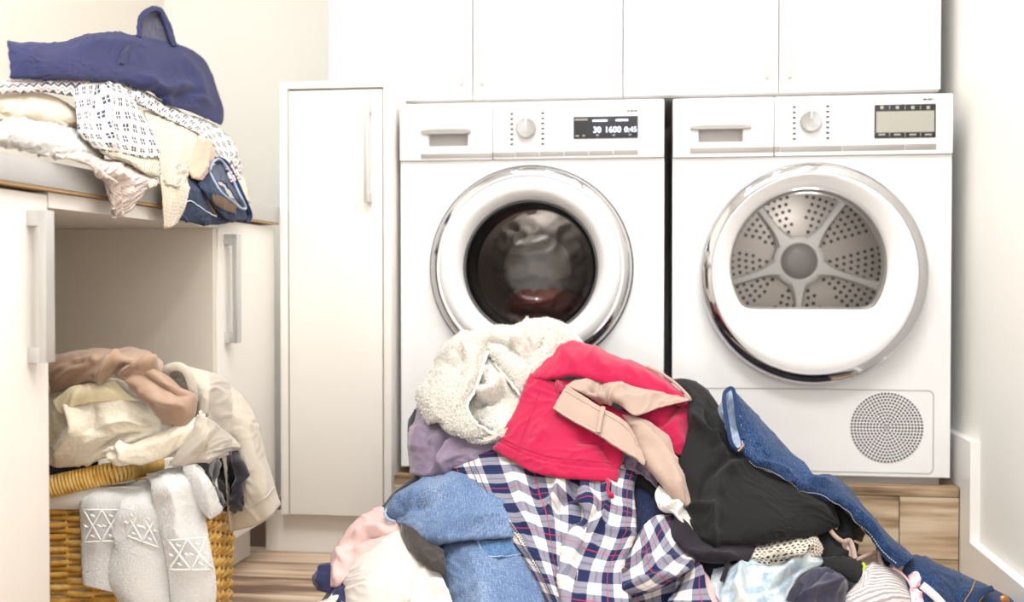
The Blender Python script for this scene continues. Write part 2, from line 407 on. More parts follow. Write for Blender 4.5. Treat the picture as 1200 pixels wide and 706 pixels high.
def strip(e, d, pa, ya_, pb, yb2, seams, th, px_seam):
    """silver strip with button breaks, running from pa to pb"""
    allp = [pa]+[px_seam]+list(seams)+[pb]
    for a, b in zip(allp[:-1], allp[1:]):
        ta = (a-pa)/(pb-pa); z = fp(a, ya_+(yb2-ya_)*ta)[1]
        xa = fp(a, 170)[0]+.0006; xb = fp(b, 170)[0]-.0006
        bx('trim_strip' if a == pa else 'button', MT['silver'], d if a == pa else e, xa, xb, YF-.0125, YF-.0105, z-th/2, z+th/2, bev=.0006)
# ---------------------------------------------------------------- washing machine
e, x0, x1, z0, z1 = machine('washing_machine', 'white front-loading washing machine with dark porthole and lit digits display', 470, 778, (620, 120), (470, 546.5), 'washing machine')
wcx, wcz = fp(622, 314); R = .229
zs = fp(620, 187.5)[1]
casing(e, x0, x1, z0, z1, MT['navy_side'])
front_panel(e, x0, x1, z0, zs, wcx, wcz, .19, MT['appl'])
d = panel(e, x0, x1, zs, z1, 578, (495, 152, 553, 158.5), (503.5, 157, 549, 172))
strip(e, d, 494, 184, 748, 179, (604.6, 633, 661.5, 690, 719), .011, 578)
dial(e, 617.5, 151.5, .023)
leds(e, 600.5, [134.5+5.9*k for k in range(7)]); leds(e, 636.7, [133.5+6*k for k in range(7)])
for k in range(7):
    caption(e, 584, 584+random.uniform(8, 13), 135+5.9*k); caption(e, 646, 646+random.uniform(8, 13), 133+5.9*k)
caption(e, 703, 731, 132, 'lightprint'); caption(e, 735, 747, 131, 'printd', .002); caption(e, 515, 531, 183, 'print', .0012)
for p in (591, 617, 646, 675, 704): caption(e, p-4, p+4, 181.5, 'print', .0015)
xa, za = fp(672.5, 138); xb, zb2 = fp(747.8, 162.5)
ds = bx('display', MT['dark'], e, xa, xb, YF-.0135, YF-.0105, zb2, za, bev=.001)
for s, p, y, h in (('30', 700, 153.5, .0185), ('1600', 718.5, 153.2, .0185), ('0:45', 739.2, 153, .0165)):
    x, z = fp(p, y); text('display_digits', s, MT['led_on'], ds, x, z, YF-.0139, h)
for p0, p1, y in ((674, 689, 141.5), (695, 712, 142.6), (722, 736, 142), (675, 679, 160.5), (683, 686, 160), (699, 702, 159.5), (718, 721, 159.3), (737, 740, 158.8)):
    xa2, z = fp(p0, y); xb2, _ = fp(p1, y)
    bx('display_symbol', MT['led_on'] if 690 < p0 < 737 and y < 150 else MT['print'], ds, xa2, xb2, YF-.0141, YF-.0136, z-.0017, z+.0017)
# door
dr = MB().lathe(wcx, YF, wcz, [(R*.90, -.001), (R*1.0, -.001), (R*1.0, -.012), (R*.975, -.026), (R*.94, -.031), (R*.895, -.033), (R*.88, -.030)], 128).build('door_rim', MT['chrome'], e); autosmooth(dr, 60)
wr = MB().lathe(wcx, YF, wcz, [(R*.893, -.030), (R*.885, -.037), (R*.84, -.044), (R*.78, -.046), (R*.735, -.040), (R*.70, -.026), (R*.672, -.016), (R*.66, .004)], 128).build('door_frame', MT['appl'], e); autosmooth(wr, 60)
MB().lathe(wcx, YF, wcz, [(R*1.012, -.0005), (R*1.012, -.006), (R*.99, -.007)], 128).build('door_seal', MT['dark'], dr, smooth=True)
gl = MB().lathe(wcx, YF, wcz, [(R*.662, -.010), (R*.63, -.004), (R*.60, .02), (R*.54, .05), (R*.46, .085), (R*.40, .12), (R*.355, .145)], 96).build('porthole_bowl', MT['glass_dark'], e); autosmooth(gl, 60)
MB().lathe(wcx, YF, wcz, [(R*.355, .145), (R*.33, .150), (R*.15, .153), (.0005, .154)], 96).build('bowl_end', MT['glass_clear'], gl, smooth=True)
MB().lathe(wcx, YF, wcz, [(R*.665, -.012), (R*.665, -.016), (R*.648, -.016), (R*.645, -.008)], 96).build('glass_rim', MT['gasket'], gl, smooth=True)
bel = MB()
for q in range(5): bel.lathe(wcx, YF, wcz, [(R*(.80-.03*q), .02+.018*q), (R*(.72-.03*q), .026+.018*q), (R*(.72-.03*q), .032+.018*q), (R*(.80-.03*q), .038+.018*q)], 64)
bel.build('door_gasket', MT['gasket'], e, smooth=True)
MB().lathe(wcx, YF, wcz, [(.15, .12), (.215, .13), (.225, .16), (.225, .42), (.2, .44), (.0005, .44)], 64).build('drum', MT['drum'], e, smooth=True)
# wet laundry seen through the porthole: a crumpled grey lump with a red one below
def lump(name, cx, cy, cz, rx, ry, rz, mat, amp, label, group):
    bm = bmesh.new(); bmesh.ops.create_icosphere(bm, subdivisions=5, radius=1)
    from mathutils import noise as mn
    for v in bm.verts:
        p = v.co.copy(); q = mn.noise(p*1.7+Vector((cx*9, 2, 1)))*.8
        d_ = 1+amp*(1-abs(mn.noise(p*2.6+Vector((q, q*2, 3)))*2))
        v.co = Vector((cx+p.x*rx*d_, cy+p.y*ry*d_, cz+p.z*rz*d_))
    me = bpy.data.meshes.new(name); bm.to_mesh(me); bm.free()
    return tag(link(name, me, mat, smooth=True), label, 'laundry', group)
# ---------------------------------------------------------------- tumble dryer
e, x0, x1, z0, z1 = machine('tumble_dryer', 'white tumble dryer with large chrome-ringed door and round vent grille', 788, 1114.5, (950, 113.5), (1050, 559.5), 'tumble dryer')
zs = fp(950, 183.5)[1]; dcx, dcz = fp(950.5, 321); R = fp(1085, 321)[0]-dcx
casing(e, x0, x1, z0, z1, MT['appl'])
front_panel(e, x0, x1, z0+.001, zs, dcx, dcz, .20, MT['appl'])
d = panel(e, x0, x1, zs, z1, 906.7, (808.5, 147.5, 880, 152.5), (818.5, 151.5, 870, 167))
strip(e, d, 808, 177.5, 1096, 172.5, (913.5, 985.7, 1059), .0125, 906.7)
dial(e, 949, 144, .0235)
leds(e, 930, [126.5+6.2*k for k in range(7)]); leds(e, 969, [125.5+6.2*k for k in range(7)])
for k in range(7):
    caption(e, 913, 913+random.uniform(8, 13), 127+6.2*k); caption(e, 975, 975+random.uniform(8, 14), 125+6.2*k)
caption(e, 1042, 1074, 118.5, 'lightprint'); caption(e, 1080, 1093, 117.5, 'printd', .002); caption(e, 1074, 1080, 172, 'printd', .002); caption(e, 840, 858, 133.5, 'lightprint')
xa, za = fp(1023.5, 124); xb, zb2 = fp(1095, 162)
ds = bx('display', MT['dark'], e, xa, xb, YF-.0135, YF-.0105, zb2, za, bev=.001)
xa, za = fp(1025.5, 132); xb, zb2 = fp(1093, 155.5); bx('screen', MT['lcd'], ds, xa, xb, YF-.0142, YF-.0136, zb2, za)
for p in (1032, 1050, 1068, 1086):
    x, z = fp(p, 127.3); bx('display_symbol', MT['lcd'], ds, x-.0035, x+.0035, YF-.0142, YF-.0136, z-.0035, z+.0035, bev=.0015)
    x, z = fp(p, 158.8); bx('display_symbol', MT['lcd'], ds, x-.007, x+.007, YF-.0142, YF-.0136, z-.0018, z+.0018)
    if p < 1086:
        for y in (127.3, 158.8): x, z = fp(p+9, y); bx('display_symbol', MT['lcd'], ds, x-.0006, x+.0006, YF-.0142, YF-.0136, z-.004, z+.004)
dr = MB().lathe(dcx, YF, dcz, [(R*.85, -.001), (R*.985, -.001), (R*1.0, -.012), (R*1.0, -.028), (R*.985, -.04), (R*.95, -.049), (R*.90, -.052), (R*.895, -.048)], 128).build('door_rim', MT['chrome'], e); autosmooth(dr, 50)
# door face with D-shaped window
wx, wz = fp(946.5, 309); rw = fp(1040, 309)[0]-wx; zcut = fp(946, 363)[1]; wz2 = fp(946.5, 312)[1]
def dshape(scale, y):
    def fn(a):
        c, s = math.cos(a), math.sin(a)
        b_ = (wz2-wz)*s; t = b_+math.sqrt(max(0, b_*b_-(wz2-wz)**2+rw*rw))
        if s < -1e-6:
            tc = (zcut-wz)/s; k = 22.0; t = (t**-k+tc**-k)**(-1/k)
        return (wx+c*t*scale, y, wz+s*t*scale)
    return fn
def mixfn(f1, f2, t, y): return lambda a: tuple([f1(a)[0]*(1-t)+f2(a)[0]*t, y, f1(a)[2]*(1-t)+f2(a)[2]*t])
oc = circ_fn(dcx, dcz, R*.897, YF-.048); di = dshape(1.0, 0); do = dshape(1.1, 0)
v, f = ring_plate([dshape(.985, YF-.004), dshape(1.0, YF-.018), dshape(1.03, YF-.034), mixfn(do, oc, .12, YF-.043), mixfn(do, oc, .45, YF-.050), mixfn(do, oc, .8, YF-.0535), mixfn(do, oc, .95, YF-.052)], oc)
df = link('door_frame', mesh('door_frame', v, f), MT['appl']); df.parent = e; df.matrix_parent_inverse = parent_inv(e); autosmooth(df, 60)
v, f = ring_plate([dshape(.01, YF-.012), dshape(.6, YF-.0115)], dshape(.995, YF-.010)); g = link('window_glass', mesh('window_glass', v, f), MT['glass_clear'], smooth=True); g.parent = e; g.matrix_parent_inverse = parent_inv(e)
v, f = ring_plate([dshape(.985, YF-.006), dshape(.97, YF-.008), dshape(.955, YF+.02)], dshape(.955, YF+.03)); o = link('window_seal', mesh('window_seal', v, f), MT['silver'], smooth=True); o.parent = e; o.matrix_parent_inverse = parent_inv(e)
# drum
hx, hz = fp(936.5, 306.5, YF+.24); DR = .235; YD = YF+.24
dm = MB().lathe(hx, YF, hz, [(.19, .04), (DR, .05), (DR, .24), (DR*.98, .252), (.045, .262), (.0005, .262)], 96).build('drum', MT['drum'], e); autosmooth(dm, 50)
m = MB()
for q in range(9):                                   # perforations of the drum wall
    y = YF+.065+.019*q
    for k in range(84):
        a = 2*PI*(k+.5*(q % 2))/84
        if (k*5//84+.0) >= 0 and abs(((k/84*5+.25) % 1)-.5) > .44: continue
        c, s_ = math.cos(a), math.sin(a); r = DR-.0008; t = .0046; p = (hx+c*r, y, hz+s_*r)
        u = (-s_*t, 0, c*t); w = (0, t, 0)
        m.add([(p[0]+u[0]*i+w[0]*j, p[1]+w[1]*j, p[2]+u[2]*i) for i, j in ((1, .4), (.4, 1), (-.4, 1), (-1, .4), (-1, -.4), (-.4, -1), (.4, -1), (1, -.4))], [tuple(range(8))])
for q in range(9):                                   # perforations of the rear plate
    r = .075+.0165*q; n = int(2*PI*r/.0155)
    for k in range(n):
        a = 2*PI*(k+.3*q)/n
        if abs(((a/(2*PI)*5-.25+10) % 1)-.5) > .47-.010/r: continue
        x, z = hx+r*math.cos(a), hz+r*math.sin(a); y = YF+.262-.0105*(r-.045)/(DR*.98-.045)-.0012; t = .0047
        m.add([(x+t*math.cos(b), y, z+t*math.sin(b)) for b in (0, PI/3, 2*PI/3, PI, 4*PI/3, 5*PI/3)], [tuple(range(6))])
m.build('perforations', MT['hole'], dm, kind='stuff')
stm = MB().lathe(hx, YF+.247, hz, [(.062, .008), (.060, -.006), (.050, -.012), (.044, -.010), (.042, .004)], 64)
for k in range(5):                                   # five-armed star
    a = -PI/2+2*PI*k/5; c, s_ = math.cos(a), math.sin(a); n = 12; v = []
    for i in range(n+1):
        t = i/n; r = .05+t*.155; w = .010+.020*max(0, (.35-t)/.35)**2+.006*max(0, (t-.75)/.25); y = YF+.236+.006*t
        for j, dy in ((-1, .014), (-.6, 0), (.6, 0), (1, .014)): v.append((hx+c*r-s_*w*j, y+dy, hz+s_*r+c*w*j))
    stm.add(v, [(4*i+j, 4*i+j+1, 4*i+5+j, 4*i+4+j) for i in range(n) for j in range(3)])
autosmooth(stm.build('star_brace', plain('star_plastic', 'EDEAE6', .35), dm), 50)
MB().lathe(hx, YF+.243, hz, [(.043, .004), (.041, -.002), (.02, -.004), (.0005, -.0045)], 48).build('hub', plain('hub_plastic', '9A9592', .4), dm, smooth=True)
for k in range(3):                                   # lifter ribs along the drum wall
    a = PI*.32+2*PI*k/3; c, s_ = math.cos(a), math.sin(a); v = []
    for y in (YF+.055, YF+.238):
        for t_, r in ((-.03, DR), (-.012, DR-.028), (.012, DR-.028), (.03, DR)): v.append((hx+c*r-s_*t_, y, hz+s_*r+c*t_))
    MB().add(v, [(0, 1, 5, 4), (1, 2, 6, 5), (2, 3, 7, 6), (0, 1, 2, 3), (4, 5, 6, 7)]).build('lifter', MT['drum'], dm)
# service flap with groove and vent grille
def rrect(xa, xb, za, zb, r, w, y):
    P = []
    for cx_, cz_, a0 in ((xb-r, zb-r, 0), (xa+r, zb-r, 90), (xa+r, za+r, 180), (xb-r, za+r, 270)):
        for k in range(7): a = math.radians(a0+15*k); P.append((cx_+r*math.cos(a), y, cz_+r*math.sin(a)))
    return P
xa, zb2 = fp(800, 549); xb, za = fp(1094, 458)
MB().tube(rrect(xa, xb, zb2, za, .012, 0, YF-.0002), .0013, 6, closed=True).build('flap_groove', MT['grey'], e, smooth=True)
gx, gz = fp(1039, 501.5); gr = fp(1082, 501.5)[0]-gx
o = MB().lathe(gx, YF, gz, [(gr*1.01, -.0002), (gr*1.0, -.001), (.0005, -.001)], 64).build('vent_grille', MT['appl'], e)
m = MB()
for q in range(12):                                  # holes of the grille: hexagonal rings turned into circles
    if q == 0: m.add([(gx+.0026*math.cos(b), YF-.0013, gz+.0026*math.sin(b)) for b in (k*PI/4 for k in range(8))], [tuple(range(8))]); continue
    r = gr*.965*q/11.0
    for k in range(6*q):
        a = 2*PI*k/(6*q)+PI/3; x, z = gx+r*math.cos(a), gz+r*math.sin(a)
        m.add([(x+.0027*math.cos(b), YF-.0013, z+.0027*math.sin(b)) for b in (j*PI/4 for j in range(8))], [tuple(range(8))])
m.build('vent_holes', MT['hole'], o, kind='stuff')
xa, z_ = fp(800, 560)
bx('base_strip', MT['silver'], e, x0+.02, x1-.02, YF+.012, YF+.03, ZP+.001, z0+.002)
for nm, lx, ly, lz, pw in (('washer_drum_fill', wcx, YF+.19, wcz+.17, .5), ('dryer_drum_fill', dcx, YF+.06, dcz+.14, .3)):     # fill lights added inside the drums to brighten their dark interiors
    l = bpy.data.lights.new(nm, 'POINT'); l.energy = pw; l.shadow_soft_size = .02; o = bpy.data.objects.new(nm, l); COL.objects.link(o); o.location = (lx, ly, lz)

# ================================================================== cloth toolkit
def perlin(x, y, seed=0):
    x = np.asarray(x, float); y = np.asarray(y, float)
    xi = np.floor(x).astype(np.int64); yi = np.floor(y).astype(np.int64); xf = x-xi; yf = y-yi
    def g(ix, iy, dx, dy):
        h = (ix*374761393+iy*668265263+seed*974634777) & 0x7fffffff
        h = ((h ^ (h >> 13))*1274126177) & 0x7fffffff; a = (h ^ (h >> 16)) % 4096/4096*2*PI
        return np.cos(a)*dx+np.sin(a)*dy
    u = xf**3*(xf*(xf*6-15)+10); v = yf**3*(yf*(yf*6-15)+10)
    n0 = g(xi, yi, xf, yf)*(1-u)+g(xi+1, yi, xf-1, yf)*u; n1 = g(xi, yi+1, xf, yf-1)*(1-u)+g(xi+1, yi+1, xf-1, yf-1)*u
    return (n0*(1-v)+n1*v)*1.5
def crom(A, n, axis):                      # Catmull-Rom along one axis
    A = np.moveaxis(A, axis, 0); k = len(A)
    if k == 2: A = np.stack([A[0], A[0]*.5+A[1]*.5, A[1]]); k = 3
    B = np.concatenate([[2*A[0]-A[1]], A, [2*A[-1]-A[-2]]])
    s = np.linspace(0, k-1, n); i = np.minimum(s.astype(int), k-2); t = (s-i).reshape((-1,)+(1,)*(A.ndim-1))
    p0, p1, p2, p3 = B[i], B[i+1], B[i+2], B[i+3]
    R = .5*((2*p1)+(-p0+p2)*t+(2*p0-5*p1+4*p2-p3)*t*t+(-p0+3*p1-3*p2+p3)*t**3)
    return np.moveaxis(R, 0, axis)
def segdist(px, py, line):
    best = np.full(px.shape, 1e9); par = np.zeros(px.shape); L = 0.0
    ls = [math.dist(a, b) for a, b in zip(line[:-1], line[1:])]; T = sum(ls); acc = 0; side = np.zeros(px.shape)
    for (a, b), l in zip(zip(line[:-1], line[1:]), ls):
        ax, ay = a; dx, dy = b[0]-ax, b[1]-ay
        t = np.clip(((px-ax)*dx+(py-ay)*dy)/(l*l+1e-9), 0, 1); d = np.hypot(px-ax-t*dx, py-ay-t*dy)
        m = d < best; best = np.where(m, d, best); par = np.where(m, (acc+t*l)/T, par); side = np.where(m, np.sign((px-ax)*dy-(py-ay)*dx), side); acc += l
    return best, par, side
def depth_main(px, py):
    d = 2.28-.48*((py-375)/331)+.22*((px-740)/420)**2
    return np.minimum(d, (HC-.02)*F/np.maximum(py-331, 60)*.985)
FM, WM = 2.2, 2.0                       # overall depth of drawn folds and of random wrinkles
class Patch: pass
def smoothstep(a, b, x): t = np.clip((x-a)/(b-a), 0, 1); return t*t*(3-2*t)
def patch(name, ctrl, mat, parent=None, base=depth_main, off=0.0, step=2.0, folds=(), wr=(.25, 9, 0, 1.6), thick=.0025, tuck=None, fuzz=0.0, seed=1, hem=(), world=False, flip=False, uvrot=0, fine=2.8):
    """Cloth surface through a control grid. ctrl rows of (px, py[, cm towards the viewer]); folds: (polyline, cm, width px[, lopsided])"""
    A = np.array([[(p[0], p[1], p[2] if len(p) > 2 else 0.0) for p in row] for row in ctrl], float)
    ext = max(np.abs(np.diff(A[..., 0], axis=1)).sum(1).max()+np.abs(np.diff(A[..., 1], axis=1)).sum(1).max(), 8)
    ext2 = max(np.abs(np.diff(A[..., 0], axis=0)).sum(0).max()+np.abs(np.diff(A[..., 1], axis=0)).sum(0).max(), 8)
    if world: ext *= 650; ext2 *= 650
    nu = int(np.clip(ext*.8/step, 10, 200)); nv = int(np.clip(ext2*.8/step, 10, 200))
    G = crom(crom(A, nu, 1), nv, 0)
    S, T = np.meshgrid(np.linspace(0, 1, nu), np.linspace(0, 1, nv))
    px, py, of = G[..., 0], G[..., 1], G[..., 2]
    if world: P = G.copy(); px, py = project(P)
    else:
        d = base(px, py)-(of+off)*.01
        if tuck:
            l, r, t, b = tuck; w = .07
            for amt, q in ((l, S), (r, 1-S), (t, T), (b, 1-T)):
                if amt: d = d+amt*.01*(1-np.sqrt(np.clip(1-(1-np.clip(q/w/1.6, 0, 1))**2, 0, 1)))
        P = EYE+ray(px, py)*d[..., None]
    def normals(P):
        du = np.gradient(P, axis=1); dv = np.gradient(P, axis=0); N = np.cross(du, dv); N /= np.linalg.norm(N, axis=2)[..., None]+1e-12
        return N
    N = normals(P); s = np.sign(np.mean(np.sum(N*(EYE-P), 2))) or 1
    if flip: s = -s
    N = N*s
    Lu = np.linalg.norm(np.diff(P, axis=1), axis=2).sum(1).mean(); Lv = np.linalg.norm(np.diff(P, axis=0), axis=2).sum(0).mean()
    U, V = S*Lu, T*Lv
    h = np.zeros(px.shape)
    jx = px+6*perlin(px/45, py/45, seed+5); jy = py+6*perlin(px/45, py/45, seed+6)
    for fd in folds:
        line, amp, w = fd[:3]; dd, par, side = segdist(jx, jy, line)
        ww = w*(.75+.5*np.abs(perlin(par*3, par*0+seed, seed))); fade = np.minimum(1, 4.0*np.minimum(par+.08, 1.08-par))
        if len(fd) > 3: ww = np.where(side*fd[3] > 0, ww*.35, ww*1.4)
        h += FM*amp*.01*np.exp(-(dd/ww)**1.5)*np.clip(fade, 0, 1)
    amp, fr, ang, an = wr; amp *= WM
    if amp:
        c, s_ = math.cos(ang), math.sin(ang); a = (U*c+V*s_)*fr; b = (-U*s_+V*c)*fr/an
        a = a+.7*perlin(a*.6+3, b*.6, seed+11); b = b+.7*perlin(a*.6, b*.6+7, seed+12)
        n1 = 1-np.abs(perlin(a, b, seed))*2; n2 = 1-np.abs(perlin(a*2.3+5, b*2.1, seed+3))*2
        m = np.clip(perlin(a*.45, b*.45, seed+21)+.55, .1, 1.2)
        h += amp*.01*(n1*.75+n2*.3*m-.5)*m+amp*.006*perlin(a*.5, b*.5, seed+31)
    if fine:                                  # small creases that come and go
        c, s_ = math.cos(ang+.5), math.sin(ang+.5); a = (U*c+V*s_)*34; b = (-U*s_+V*c)*34/2.2
        a = a+1.1*perlin(a*.3+3, b*.3, seed+41); b = b+1.1*perlin(a*.3, b*.3+7, seed+42)
        r1 = np.clip(1-np.abs(perlin(a, b, seed+43))*2.4, 0, 1)**1.5; r2 = np.clip(1-np.abs(perlin(b*1.7+9, a*1.3, seed+44))*2.6, 0, 1)**1.5
        m = smoothstep(-.15, .55, perlin(U*13, V*13, seed+45)); m2 = smoothstep(-.1, .5, perlin(U*11+5, V*11, seed+46))
        h += fine*.001*(r1*m+.7*r2*m2)
    for side_, w_, a_ in hem:                # stitched hem: thicker band with a groove along its inner border
        q = {'l': S*Lu, 'r': (1-S)*Lu, 't': T*Lv, 'b': (1-T)*Lv}[side_]
        h += a_*.001*(1-smoothstep(w_*.92, w_, q))-a_*.0012*np.exp(-((q-w_)/.0018)**2)
        h += a_*.0007*perlin((U if side_ in 'tb' else V)*60, q*20, seed+9)*(1-smoothstep(w_, w_*1.6, q))
    P = P+N*h[..., None]
    if fuzz: P = P+N*(RNG.rand(nv, nu)[..., None]-.4)*fuzz+(RNG.rand(nv, nu, 3)-.5)*fuzz*.5
    N = normals(P); N *= np.sign(np.mean(np.sum(N*(EYE-P), 2)) or 1)*(-1 if flip else 1)
    P[..., 2] = np.maximum(P[..., 2], .004)
    idx = np.arange(nu*nv).reshape(nv, nu)
    q = np.stack([idx[:-1, :-1], idx[:-1, 1:], idx[1:, 1:], idx[1:, :-1]], -1).reshape(-1, 4)
    nn = np.cross(P[0:1, 1:2]-P[0:1, 0:1], P[1:2, 0:1]-P[0:1, 0:1])
    mid = (nv//2, nu//2); fn = np.cross(P[mid[0], mid[1]+1]-P[mid], P[mid[0]+1, mid[1]]-P[mid])
    if np.dot(fn, N[mid]) < 0: q = q[:, ::-1]
    me = bpy.data.meshes.new(name); me.vertices.add(nu*nv); me.vertices.foreach_set('co', P.reshape(-1))
    me.loops.add(len(q)*4); me.polygons.add(len(q)); me.loops.foreach_set('vertex_index', q.reshape(-1).astype(np.int32))
    me.polygons.foreach_set('loop_start', np.arange(0, len(q)*4, 4, dtype=np.int32)); me.polygons.foreach_set('loop_total', np.full(len(q), 4, dtype=np.int32))
    uvl = me.uv_layers.new(name='UVMap'); c, s_ = math.cos(uvrot), math.sin(uvrot)
    UV = np.stack([(U*c+V*s_).ravel(), (-U*s_+V*c).ravel()], 1); uvl.data.foreach_set('uv', UV[q.reshape(-1)].ravel())
    me.update(calc_edges=True); me.validate()
    o = link(name, me, mat, smooth=True)
    if parent is not None: o.parent = parent; o.matrix_parent_inverse = parent_inv(parent)
    if thick:
        md = o.modifiers.new('cloth_thickness', 'SOLIDIFY'); md.thickness = thick; md.offset = -1; md.use_even_offset = False
    r = Patch(); r.o = o; r.P = P; r.N = N; r.Lu = Lu; r.Lv = Lv; return r
def project(P):
    d = P-EYE; w = d@FW; return CX+F*(d@RT)/w, CY-F*(d@UP)/w
def on(p, path, n=60, lift=.001):           # points on a patch along a path of (s, t)
    path = crom(np.array(path, float), n, 0); nv, nu = p.P.shape[:2]
    a = np.clip(path[:, 0], 0, 1)*(nu-1); b = np.clip(path[:, 1], 0, 1)*(nv-1); i = np.minimum(a.astype(int), nu-2); j = np.minimum(b.astype(int), nv-2); fa = (a-i)[:, None]; fb = (b-j)[:, None]
    def bl(G): return (G[j, i]*(1-fa)+G[j, i+1]*fa)*(1-fb)+(G[j+1, i]*(1-fa)+G[j+1, i+1]*fa)*fb
    return bl(p.P)+bl(p.N)*lift
def seam(name, p, path, mat, parent, r=.0012, n=60, lift=.0006, dash=False):
    pts = on(p, path, n*(3 if dash else 1), lift); m = MB()
    if dash:
        for k in range(0, len(pts)-3, 4): m.tube(pts[k:k+3], r, 5)
    else: m.tube(pts, r, 6)
    return m.build(name, mat, parent, smooth=True)
def pile(p, mat, dens=90000, length=.0034):   # terry loops as tiny blades standing on the cloth
    nv, nu = p.P.shape[:2]; n = int(min(16000, dens*p.Lu*p.Lv))
    a = RNG.rand(n)*(nu-1.001); b = RNG.rand(n)*(nv-1.001); i = a.astype(int); j = b.astype(int); fa = (a-i)[:, None]; fb = (b-j)[:, None]
    def bl(G): return (G[j, i]*(1-fa)+G[j, i+1]*fa)*(1-fb)+(G[j+1, i]*(1-fa)+G[j+1, i+1]*fa)*fb
    c = bl(p.P); nn = bl(p.N); d = nn+(RNG.rand(n, 3)-.5)*1.3; d /= np.linalg.norm(d, axis=1)[:, None]
    w = np.cross(d, RNG.rand(n, 3)-.5); w /= np.linalg.norm(w, axis=1)[:, None]+1e-9; L = length*(.6+.8*RNG.rand(n))[:, None]; c = c-nn*.0006
    V = np.stack([c-w*.0009, c+w*.0009, c+d*L*.7+w*.0007, c+d*L, c+d*L*.7-w*.0007], 1).reshape(-1, 3)
    me = bpy.data.meshes.new('terry_pile'); me.vertices.add(len(V)); me.vertices.foreach_set('co', V.ravel()); me.loops.add(n*5); me.polygons.add(n)
    me.loops.foreach_set('vertex_index', np.arange(n*5, dtype=np.int32)); me.polygons.foreach_set('loop_start', np.arange(0, n*5, 5, dtype=np.int32)); me.polygons.foreach_set('loop_total', np.full(n, 5, dtype=np.int32))
    me.update(calc_edges=True); return link('terry_pile', me, mat, p.o, kind='stuff')
def strap(name, pts, width, mat, parent=None, base=depth_main, off=0.0, thick=.0015, n=60, twist=0.0):
    """flat band along (px, py[, cm]) points"""
    A = np.array([(p[0], p[1], p[2] if len(p) > 2 else 0) for p in pts], float); A = crom(A, n, 0)
    C = EYE+ray(A[:, 0], A[:, 1])*(base(A[:, 0], A[:, 1])-(A[:, 2]+off)*.01)[:, None]
    T = np.gradient(C, axis=0); T /= np.linalg.norm(T, axis=1)[:, None]; vw = EYE-C; vw /= np.linalg.norm(vw, axis=1)[:, None]
    B = np.cross(T, vw); B /= np.linalg.norm(B, axis=1)[:, None]; Nn = np.cross(B, T)
    m = MB(); v = []
    for k in range(n):
        a = twist*k/n; b = B[k]*math.cos(a)+Nn[k]*math.sin(a); nrm = -B[k]*math.sin(a)+Nn[k]*math.cos(a)
        for i, j in ((-1, -.4), (-.9, .5), (0, .7), (.9, .5), (1, -.4), (0, -.7)): v.append(C[k]+b*width/2*i+nrm*thick*j)
    f = [(6*k+j, 6*k+(j+1) % 6, 6*k+6+(j+1) % 6, 6*k+6+j) for k in range(n-1) for j in range(6)]+[tuple(range(6)), tuple(range(6*n-1, 6*n-7, -1))]
    m.add(v, f); return m.build(name, mat, parent, smooth=True)
def garment(name, px, py, label, cat, base=depth_main, off=0, group=None):
    p = EYE+ray(px, py)*(base(np.array(px, float), np.array(py, float))-off*.01); return empty(name, tuple(float(v) for v in p), label, cat, group)
# ------------------------------------------------------------------ fabrics
def fabric(name, col, rough=.9, sheen=.25, var=.1, grain=420, gs=.3, streak=None, spec=.25):
    t = NT(name).set(Roughness=rough, Sheen_Weight=sheen); t.b.inputs['Specular IOR Level'].default_value = spec
    c = srgb(col); a = t.noise(t.coord((1, 1, 1)), 14, 4, .6); g = t.noise(t.coord(streak or (1, 1, 1)), grain, 2)
    f = t.math('ADD', t.math('MULTIPLY', a, .6), t.math('MULTIPLY', g, .4))
    t.base(t.ramp(f, [(.25, tuple(v*(1-var) for v in c)), (.75, tuple(min(1, v*(1+var)) for v in c))]))
    t.bump(g, gs, .0012); return t.m
def denim(name, dark, mid, light, fade=.5):
    t = NT(name).set(Roughness=.92, Sheen_Weight=.1); t.b.inputs['Specular IOR Level'].default_value = .15
    warp = t.noise(t.coord((900, 60, 1)), 1, 2); weft = t.noise(t.coord((80, 800, 1)), 1, 2); sp = t.noise(t.coord((1, 1, 1)), 380, 3, .7); big = t.noise(t.coord((9, 4, 1)), 1.2, 3)
    tex = t.math('ADD', t.math('MULTIPLY', warp, .38), t.math('ADD', t.math('MULTIPLY', weft, .27), t.math('MULTIPLY', sp, .35)))
    f = t.math('ADD', t.math('ADD', t.math('MULTIPLY', t.math('SUBTRACT', tex, .5), 1.7), .48), t.math('MULTIPLY', t.math('SUBTRACT', big, .5), fade))
    t.base(t.ramp(f, [(.22, srgb(dark)), (.48, srgb(mid)), (.78, srgb(light))])); t.bump(tex, .6, .0015); return t.m
def terry(name, col, dark=.86):
    t = NT(name).set(Roughness=1, Sheen_Weight=.5); t.b.inputs['Specular IOR Level'].default_value = .1
    c = srgb(col); g = t.noise(t.coord((1, 1, 1)), 480, 3, .75)
    t.base(t.ramp(g, [(.3, tuple(v*dark for v in c)), (.6, c)])); t.bump(g, .9, .003); return t.m
def stripes_mask(t, x, period, lo, hi):
    f = t.math('FRACT', t.math('DIVIDE', x, period)); return t.math('MULTIPLY', t.math('GREATER_THAN', f, lo), t.math('LESS_THAN', f, hi))
def sep(t):
    s = t.n('SeparateXYZ'); t.l(t.uv(), s.inputs[0]); return s.outputs[0], s.outputs[1]
